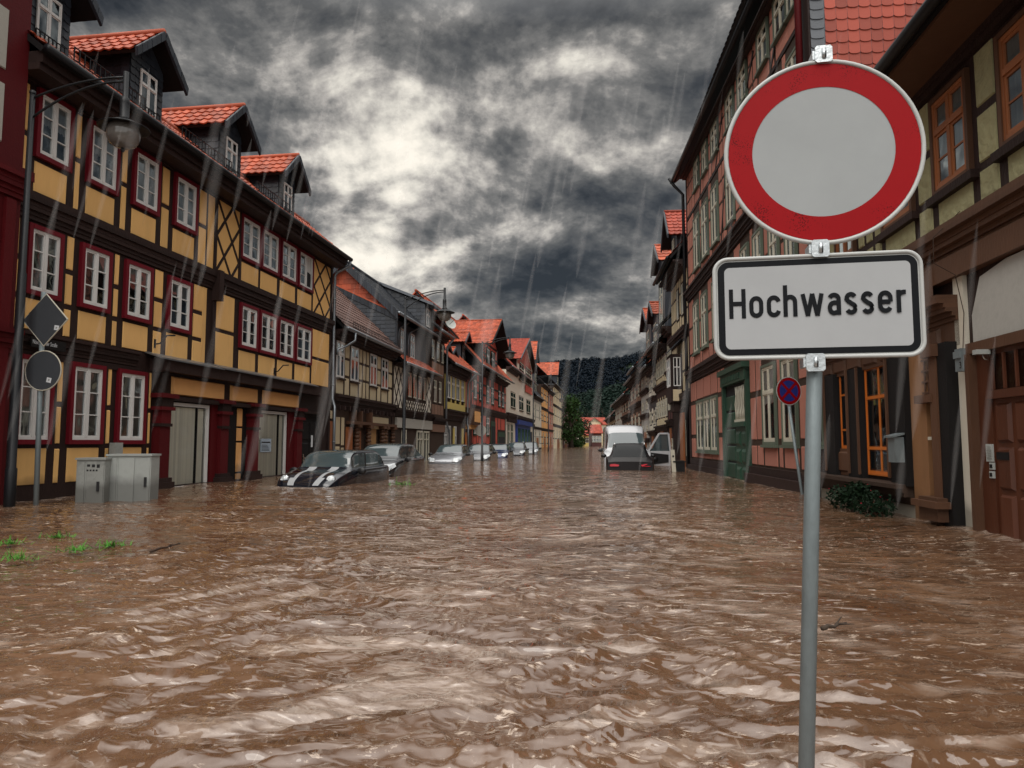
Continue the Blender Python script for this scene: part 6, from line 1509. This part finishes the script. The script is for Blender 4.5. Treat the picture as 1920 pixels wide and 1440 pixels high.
# foam that gathers where the current meets walls, cars and the post
band = np.exp(-((fxx-.35)/1.5)**2)*ss(3.5,6,RR)*(1-ss(16,40,RR)); FOAM = .55*band*ss(-.05,.35, perlin((fxx+wx_)*2.2,(fyy+wy_)*4.5,61)+.5*perlin((fxx+wx_)*5,(fyy+wy_)*10,62))+.4*near*ss(.15,.4, perlin((fxx+wx_)*1.6,(fyy+wy_)*3.2,63)+.4*perlin(fxx*6,fyy*10,64)); nz_ = .5+perlin(WX*6, WY*6, 51)+.6*perlin(WX*15, WY*15, 52)
for fc, o0 in ((FB1, .12), (FPK, .15), (FOL, .12)):
    d_ = (WX-fc.A.x)*fc.n.x+(WY-fc.A.y)*fc.n.y-o0; FOAM = np.maximum(FOAM, np.exp(-np.clip(d_,0,9)/.16)*(d_ > -.3)*ss(.2,.9,nz_))
for (cx_, cy_, r_, wk) in ((pb2.x, pb2.y+.0, .03, .5), (-4.87,16.7,.75,.5), (-4.6,22.3,.75,.4), (-3.3,34.6,.8,.4)):
    d_ = np.hypot(WX-cx_, WY-cy_)-r_; FOAM = np.maximum(FOAM, np.exp(-np.clip(d_,0,9)/.05 if r_ < .1 else -np.clip(d_,0,9)/.14)*ss(.1,.8,nz_))
    if r_ < .1:
        dy_ = cy_-WY; sp_ = np.abs(np.abs(WX-cx_+dy_*.1)-dy_*.28); wkm = (dy_ > 0)*np.exp(-sp_/.02)*np.exp(-dy_/.5); WZ = WZ+wkm*.012; FOAM = np.maximum(FOAM, wkm*ss(.2,.9,nz_))
w = bpy.data.materials.new('muddy_flood_water'); w.use_nodes = True; nt = w.node_tree; L = nt.links; b = nt.nodes['Principled BSDF']
b.inputs['Roughness'].default_value = .06; b.inputs['IOR'].default_value = 1.6; b.inputs['Specular IOR Level'].default_value = .9
tc = nd(nt,'ShaderNodeTexCoord'); mp = nd(nt,'ShaderNodeMapping'); mp.inputs['Rotation'].default_value = (0,0,.12); L.new(tc.outputs['Object'], mp.inputs[0])
def noise(scale, det=6, rough=.6, vec=None, sc=None, dist=0):
    n = nd(nt,'ShaderNodeTexNoise'); n.inputs['Scale'].default_value = scale; n.inputs['Detail'].default_value = det; n.inputs['Roughness'].default_value = rough; n.inputs['Distortion'].default_value = dist
    m_ = nd(nt,'ShaderNodeMapping'); m_.inputs['Scale'].default_value = sc or (1,1,1); L.new(mp.outputs[0], m_.inputs[0]); L.new(m_.outputs[0], n.inputs['Vector']); return n
n1 = noise(.8, 5, .6, sc=(.6,1.0,1)); cr = nd(nt,'ShaderNodeValToRGB'); L.new(n1.outputs['Fac'], cr.inputs[0])
cr.color_ramp.elements[0].position = .3; cr.color_ramp.elements[0].color = (.080,.038,.019,1); cr.color_ramp.elements[1].position = .7; cr.color_ramp.elements[1].color = (.165,.092,.052,1)
# foam flecks and sediment streaks, their pale colour also standing in for glare
n2 = noise(9, 8, .75, sc=(.8,2.2,1), dist=.6); n3 = noise(.7, 3, .5, sc=(.5,1,1))
m1 = nd(nt,'ShaderNodeMapRange'); L.new(n3.outputs['Fac'], m1.inputs[0]); m1.inputs[1].default_value = .35; m1.inputs[2].default_value = .65; m1.inputs[3].default_value = .62; m1.inputs[4].default_value = .545
sb = nd(nt,'ShaderNodeMath',operation='SUBTRACT'); L.new(n2.outputs['Fac'], sb.inputs[0]); L.new(m1.outputs[0], sb.inputs[1])
ml = nd(nt,'ShaderNodeMath',operation='MULTIPLY',use_clamp=True); L.new(sb.outputs[0], ml.inputs[0]); ml.inputs[1].default_value = 14
n6 = noise(5, 6, .7, sc=(2.4,.55,1), dist=1.2); s6 = nd(nt,'ShaderNodeMapRange'); L.new(n6.outputs['Fac'], s6.inputs[0]); s6.inputs[1].default_value = .60; s6.inputs[2].default_value = .74; s6.inputs[4].default_value = .55
mxm = nd(nt,'ShaderNodeMath',operation='MAXIMUM'); L.new(ml.outputs[0], mxm.inputs[0]); L.new(s6.outputs[0], mxm.inputs[1])
mx = nd(nt,'ShaderNodeMix',data_type='RGBA'); L.new(mxm.outputs[0], mx.inputs[0]); L.new(cr.outputs[0], mx.inputs[6]); mx.inputs[7].default_value = (.48,.38,.30,1)
at_ = nd(nt,'ShaderNodeAttribute',attribute_name='foam'); n5 = noise(22, 6, .7, sc=(.8,1.8,1), dist=.4)
am = nd(nt,'ShaderNodeMath',operation='MULTIPLY_ADD',use_clamp=True); L.new(n5.outputs['Fac'], am.inputs[0]); am.inputs[1].default_value = 3.0; am.inputs[2].default_value = -.7
af = nd(nt,'ShaderNodeMath',operation='MULTIPLY',use_clamp=True); L.new(at_.outputs['Fac'], af.inputs[0]); L.new(am.outputs[0], af.inputs[1])
mx2 = nd(nt,'ShaderNodeMix',data_type='RGBA'); L.new(af.outputs[0], mx2.inputs[0]); L.new(mx.outputs[2], mx2.inputs[6]); mx2.inputs[7].default_value = (.50,.40,.33,1)
L.new(mx2.outputs[2], b.inputs['Base Color'])
rm = nd(nt,'ShaderNodeMapRange'); L.new(ml.outputs[0], rm.inputs[0]); rm.inputs[3].default_value = .06; rm.inputs[4].default_value = .6; L.new(rm.outputs[0], b.inputs['Roughness'])
b1_ = noise(3.2, 5, .62, sc=(.8,1.7,1), dist=.5); b1_.noise_type = 'RIDGED_MULTIFRACTAL'; b1_.normalize = True
b2_ = noise(13, 4, .6, sc=(.8,1.6,1), dist=.35); b2_.noise_type = 'RIDGED_MULTIFRACTAL'; b2_.normalize = True
bp1 = nd(nt,'ShaderNodeBump'); bp1.inputs['Strength'].default_value = 1; bp1.inputs['Distance'].default_value = .055; L.new(b1_.outputs['Fac'], bp1.inputs['Height'])
bp2 = nd(nt,'ShaderNodeBump'); bp2.inputs['Strength'].default_value = 1; bp2.inputs['Distance'].default_value = .012; L.new(b2_.outputs['Fac'], bp2.inputs['Height']); L.new(bp1.outputs[0], bp2.inputs['Normal'])
L.new(bp2.outputs[0], b.inputs['Normal'])
wo = gridmesh('water', WX, WY, WZ, w); fa = wo.data.attributes.new('foam','FLOAT','POINT'); fa.data.foreach_set('value', FOAM.ravel().astype(np.float32)); tag(wo, kind='structure')
gm = mat('wet_earth', (.06,.045,.03), .9, 0, .3, .4, 0)
mb = MB(); mb.add([(-900,-60,-1.0),(900,-60,-1.0),(900,1400,-1.0),(-900,1400,-1.0)], [(0,1,2,3)]); gr0 = mb.build('ground', gm); tag(gr0, kind='structure')
# ================================================================ RAIN
rmt = bpy.data.materials.new('falling_rain'); rmt.use_nodes = True; nt = rmt.node_tree; L = nt.links; nt.nodes.remove(nt.nodes['Principled BSDF'])
t_ = nd(nt,'ShaderNodeBsdfTransparent'); df = nd(nt,'ShaderNodeBsdfTranslucent'); df.inputs[0].default_value = (.8,.8,.8,1); d2 = nd(nt,'ShaderNodeBsdfDiffuse'); d2.inputs[0].default_value = (.8,.8,.8,1); ad = nd(nt,'ShaderNodeAddShader'); L.new(df.outputs[0], ad.inputs[0]); L.new(d2.outputs[0], ad.inputs[1])
lw = nd(nt,'ShaderNodeLayerWeight'); lw.inputs[0].default_value = .5; q1 = nd(nt,'ShaderNodeMath',operation='SUBTRACT'); q1.inputs[0].default_value = 1; L.new(lw.outputs['Facing'], q1.inputs[1]); q2 = nd(nt,'ShaderNodeMath',operation='POWER'); L.new(q1.outputs[0], q2.inputs[0]); q2.inputs[1].default_value = 3.0; q3 = nd(nt,'ShaderNodeMath',operation='MULTIPLY'); L.new(q2.outputs[0], q3.inputs[0]); q3.inputs[1].default_value = .024
ms = nd(nt,'ShaderNodeMixShader'); L.new(q3.outputs[0], ms.inputs[0]); L.new(t_.outputs[0], ms.inputs[1]); L.new(ad.outputs[0], ms.inputs[2]); L.new(ms.outputs[0], nt.nodes['Material Output'].inputs[0])
mb = MB(); RR_ = random.Random(11)
for k in range(250):
    y = RR_.uniform(5, 26); x = RR_.uniform(-.72, .72)*y; z = RR_.uniform(.3, .55*y+1.2)
    Lr = RR_.uniform(.7, 2.6)*(y/12)**.6; r = RR_.uniform(.035, .10)*(y/12)**.6; d = Vector((.18+RR_.uniform(-.015,.015), .05, 1)).normalized(); c = Vector((x,y,z))
    if z-Lr/2 < .1: continue
    n = 9; mb.tube([c+d*Lr*(i/(n-1)-.5) for i in range(n)], [max(.0008, r*sin(pi*i/(n-1))**.8) for i in range(n)], 10, cap=False)
ra = mb.build('rain', rmt); tag(ra, 'slanting streaks of falling rain in the air above the flooded street', 'rain', kind='stuff')
# ================================================================ SKY
W = bpy.data.worlds.new('World'); SC.world = W; W.use_nodes = True; nt = W.node_tree; L = nt.links; bg = nt.nodes['Background']
SUN_EL, SUN_AZ = radians(52), radians(200)
tc = nd(nt,'ShaderNodeTexCoord'); sx = nd(nt,'ShaderNodeSeparateXYZ'); L.new(tc.outputs['Generated'], sx.inputs[0])
def M_(op, a, b=None, c=None, clamp=False):
    n = nd(nt,'ShaderNodeMath',operation=op,use_clamp=clamp)
    for i, q in enumerate((a,b,c)):
        if q is None: continue
        if isinstance(q,(int,float)): n.inputs[i].default_value = q
        else: L.new(q, n.inputs[i])
    return n.outputs[0]
zc = M_('MAXIMUM', sx.outputs['Z'], 0.0); dn_ = M_('ADD', zc, .42)
cx = nd(nt,'ShaderNodeCombineXYZ'); L.new(M_('DIVIDE', sx.outputs['X'], dn_), cx.inputs[0]); L.new(M_('DIVIDE', sx.outputs['Y'], dn_), cx.inputs[1])
def wn(vec, scale, det, rough, dist, off=(0,0,0)):
    m_ = nd(nt,'ShaderNodeMapping'); m_.inputs['Location'].default_value = off; L.new(vec, m_.inputs[0]); n = nd(nt,'ShaderNodeTexNoise'); n.inputs['Scale'].default_value = scale; n.inputs['Detail'].default_value = det; n.inputs['Roughness'].default_value = rough; n.inputs['Distortion'].default_value = dist; L.new(m_.outputs[0], n.inputs['Vector']); return n.outputs['Fac']
SEED = (3.1, 1.7, 0)
nA = wn(cx.outputs[0], 1.25, 12, .60, .15, SEED); nB = wn(cx.outputs[0], 1.25, 12, .60, .15, (SEED[0]+.02, SEED[1]+.085, 0)); nC = wn(cx.outputs[0], 4.2, 8, .6, .3, (7,3,0)); nD = wn(cx.outputs[0], 4.2, 8, .6, .3, (7.01,3.03,0))
relief = M_('ADD', M_('MULTIPLY', M_('SUBTRACT', nA, nB), 4.6), M_('MULTIPLY', M_('SUBTRACT', nC, nD), 1.7))  # cloud lighting painted into the sky by offset noise differences
def blob(px, py, width, amp):
    d = ray(px, py).normalized(); v = nd(nt,'ShaderNodeVectorMath',operation='DISTANCE'); L.new(tc.outputs['Generated'], v.inputs[0]); v.inputs[1].default_value = d
    return M_('MULTIPLY', M_('EXPONENT', M_('MULTIPLY', M_('POWER', M_('DIVIDE', v.outputs['Value'], width), 2.0), -1.0)), amp)
tot = None
for q in ((800,370,.22,.42),(1200,330,.20,.42),(620,420,.20,.34),(1100,110,.20,-.22),(1010,430,.20,.24),(720,500,.13,.22),(450,60,.30,-.24),(980,80,.20,-.20),(700,100,.22,-.16),(880,600,.15,-.34),(1040,560,.10,-.2),(760,230,.10,.1),(1130,500,.16,-.26),(950,610,.20,-.40),(760,600,.12,-.12),(1150,610,.10,.30),(700,520,.12,.12)):
    o = blob(*q); tot = o if tot is None else M_('ADD', tot, o)
lum = M_('ADD', M_('ADD', M_('MULTIPLY', M_('SUBTRACT', nA, .5), 1.35), .25), M_('ADD', relief, tot))
lum = M_('ADD', lum, M_('MULTIPLY', M_('SUBTRACT', nC, .5), .6))
lum = M_('MULTIPLY_ADD', lum, .60, .20); cr = nd(nt,'ShaderNodeValToRGB'); L.new(lum, cr.inputs[0]); e = cr.color_ramp.elements
e[0].position = 0.0; e[0].color = (.018,.020,.022,1); e[1].position = 1.0; e[1].color = (.80,.75,.66,1)
for p_, c_ in ((.15,(.040,.042,.044,1)),(.30,(.080,.080,.078,1)),(.44,(.155,.150,.142,1)),(.57,(.33,.31,.285,1)),(.70,(.56,.53,.47,1)),(.85,(.76,.71,.62,1))):
    q = e.new(p_); q.color = c_
# sky brightened behind and above the camera, added to light the facades
bk = M_('MULTIPLY_ADD', M_('SUBTRACT', .25, sx.outputs['Y'], clamp=True), 1.0, 0.0)
up = M_('MULTIPLY', M_('SUBTRACT', zc, .52, clamp=True), 2.0)
lift = M_('ADD', M_('MULTIPLY', bk, SKY_BACK), M_('MULTIPLY', M_('MULTIPLY', up, M_('GREATER_THAN', zc, .0)), SKY_UP))
lc = nd(nt,'ShaderNodeMix',data_type='RGBA',blend_type='ADD'); lc.inputs[0].default_value = 1; L.new(cr.outputs[0], lc.inputs[6])
cl = nd(nt,'ShaderNodeCombineColor'); 
for i, k in enumerate((1.0,.98,.95)): L.new(M_('MULTIPLY', lift, k), cl.inputs[i])
L.new(cl.outputs[0], lc.inputs[7])
sky = nd(nt,'ShaderNodeTexSky'); sky.sky_type = 'NISHITA'; sky.sun_disc = False; sky.sun_elevation = SUN_EL; sky.sun_rotation = SUN_AZ
sk = nd(nt,'ShaderNodeMix',data_type='RGBA',blend_type='MULTIPLY'); sk.inputs[0].default_value = 1; L.new(sky.outputs[0], sk.inputs[6]); sk.inputs[7].default_value = (.08,.08,.08,1)
fm = nd(nt,'ShaderNodeMix',data_type='RGBA'); fm.inputs[0].default_value = .96; L.new(sk.outputs[2], fm.inputs[6]); L.new(lc.outputs[2], fm.inputs[7])
L.new(fm.outputs[2], bg.inputs[0]); bg.inputs[1].default_value = 1.0
sl = bpy.data.lights.new('Sun', 'SUN'); sl.energy = SUN_E; sl.angle = radians(55); sl.color = (1,.95,.88); so = bpy.data.objects.new('sun', sl); COL.objects.link(so)
d = Vector((sin(SUN_AZ)*cos(SUN_EL), cos(SUN_AZ)*cos(SUN_EL), sin(SUN_EL))); so.rotation_euler = d.to_track_quat('Z','Y').to_euler()
# ================================================================ CAMERA
cam = bpy.data.cameras.new('Camera'); cam.sensor_width = 36; cam.lens = F/1920*36; cam.clip_end = 3000; cam.clip_start = .05
co = bpy.data.objects.new('camera', cam); COL.objects.link(co); co.location = (0,0,CAMH); co.rotation_euler = (pi/2+PT, 0, 0); SC.camera = co
SC.view_settings.view_transform = 'Standard'; SC.view_settings.look = 'None'; SC.view_settings.exposure = EXPO; SC.view_settings.gamma = 1
SC.render.engine = 'CYCLES'
print('DBG', DBG)
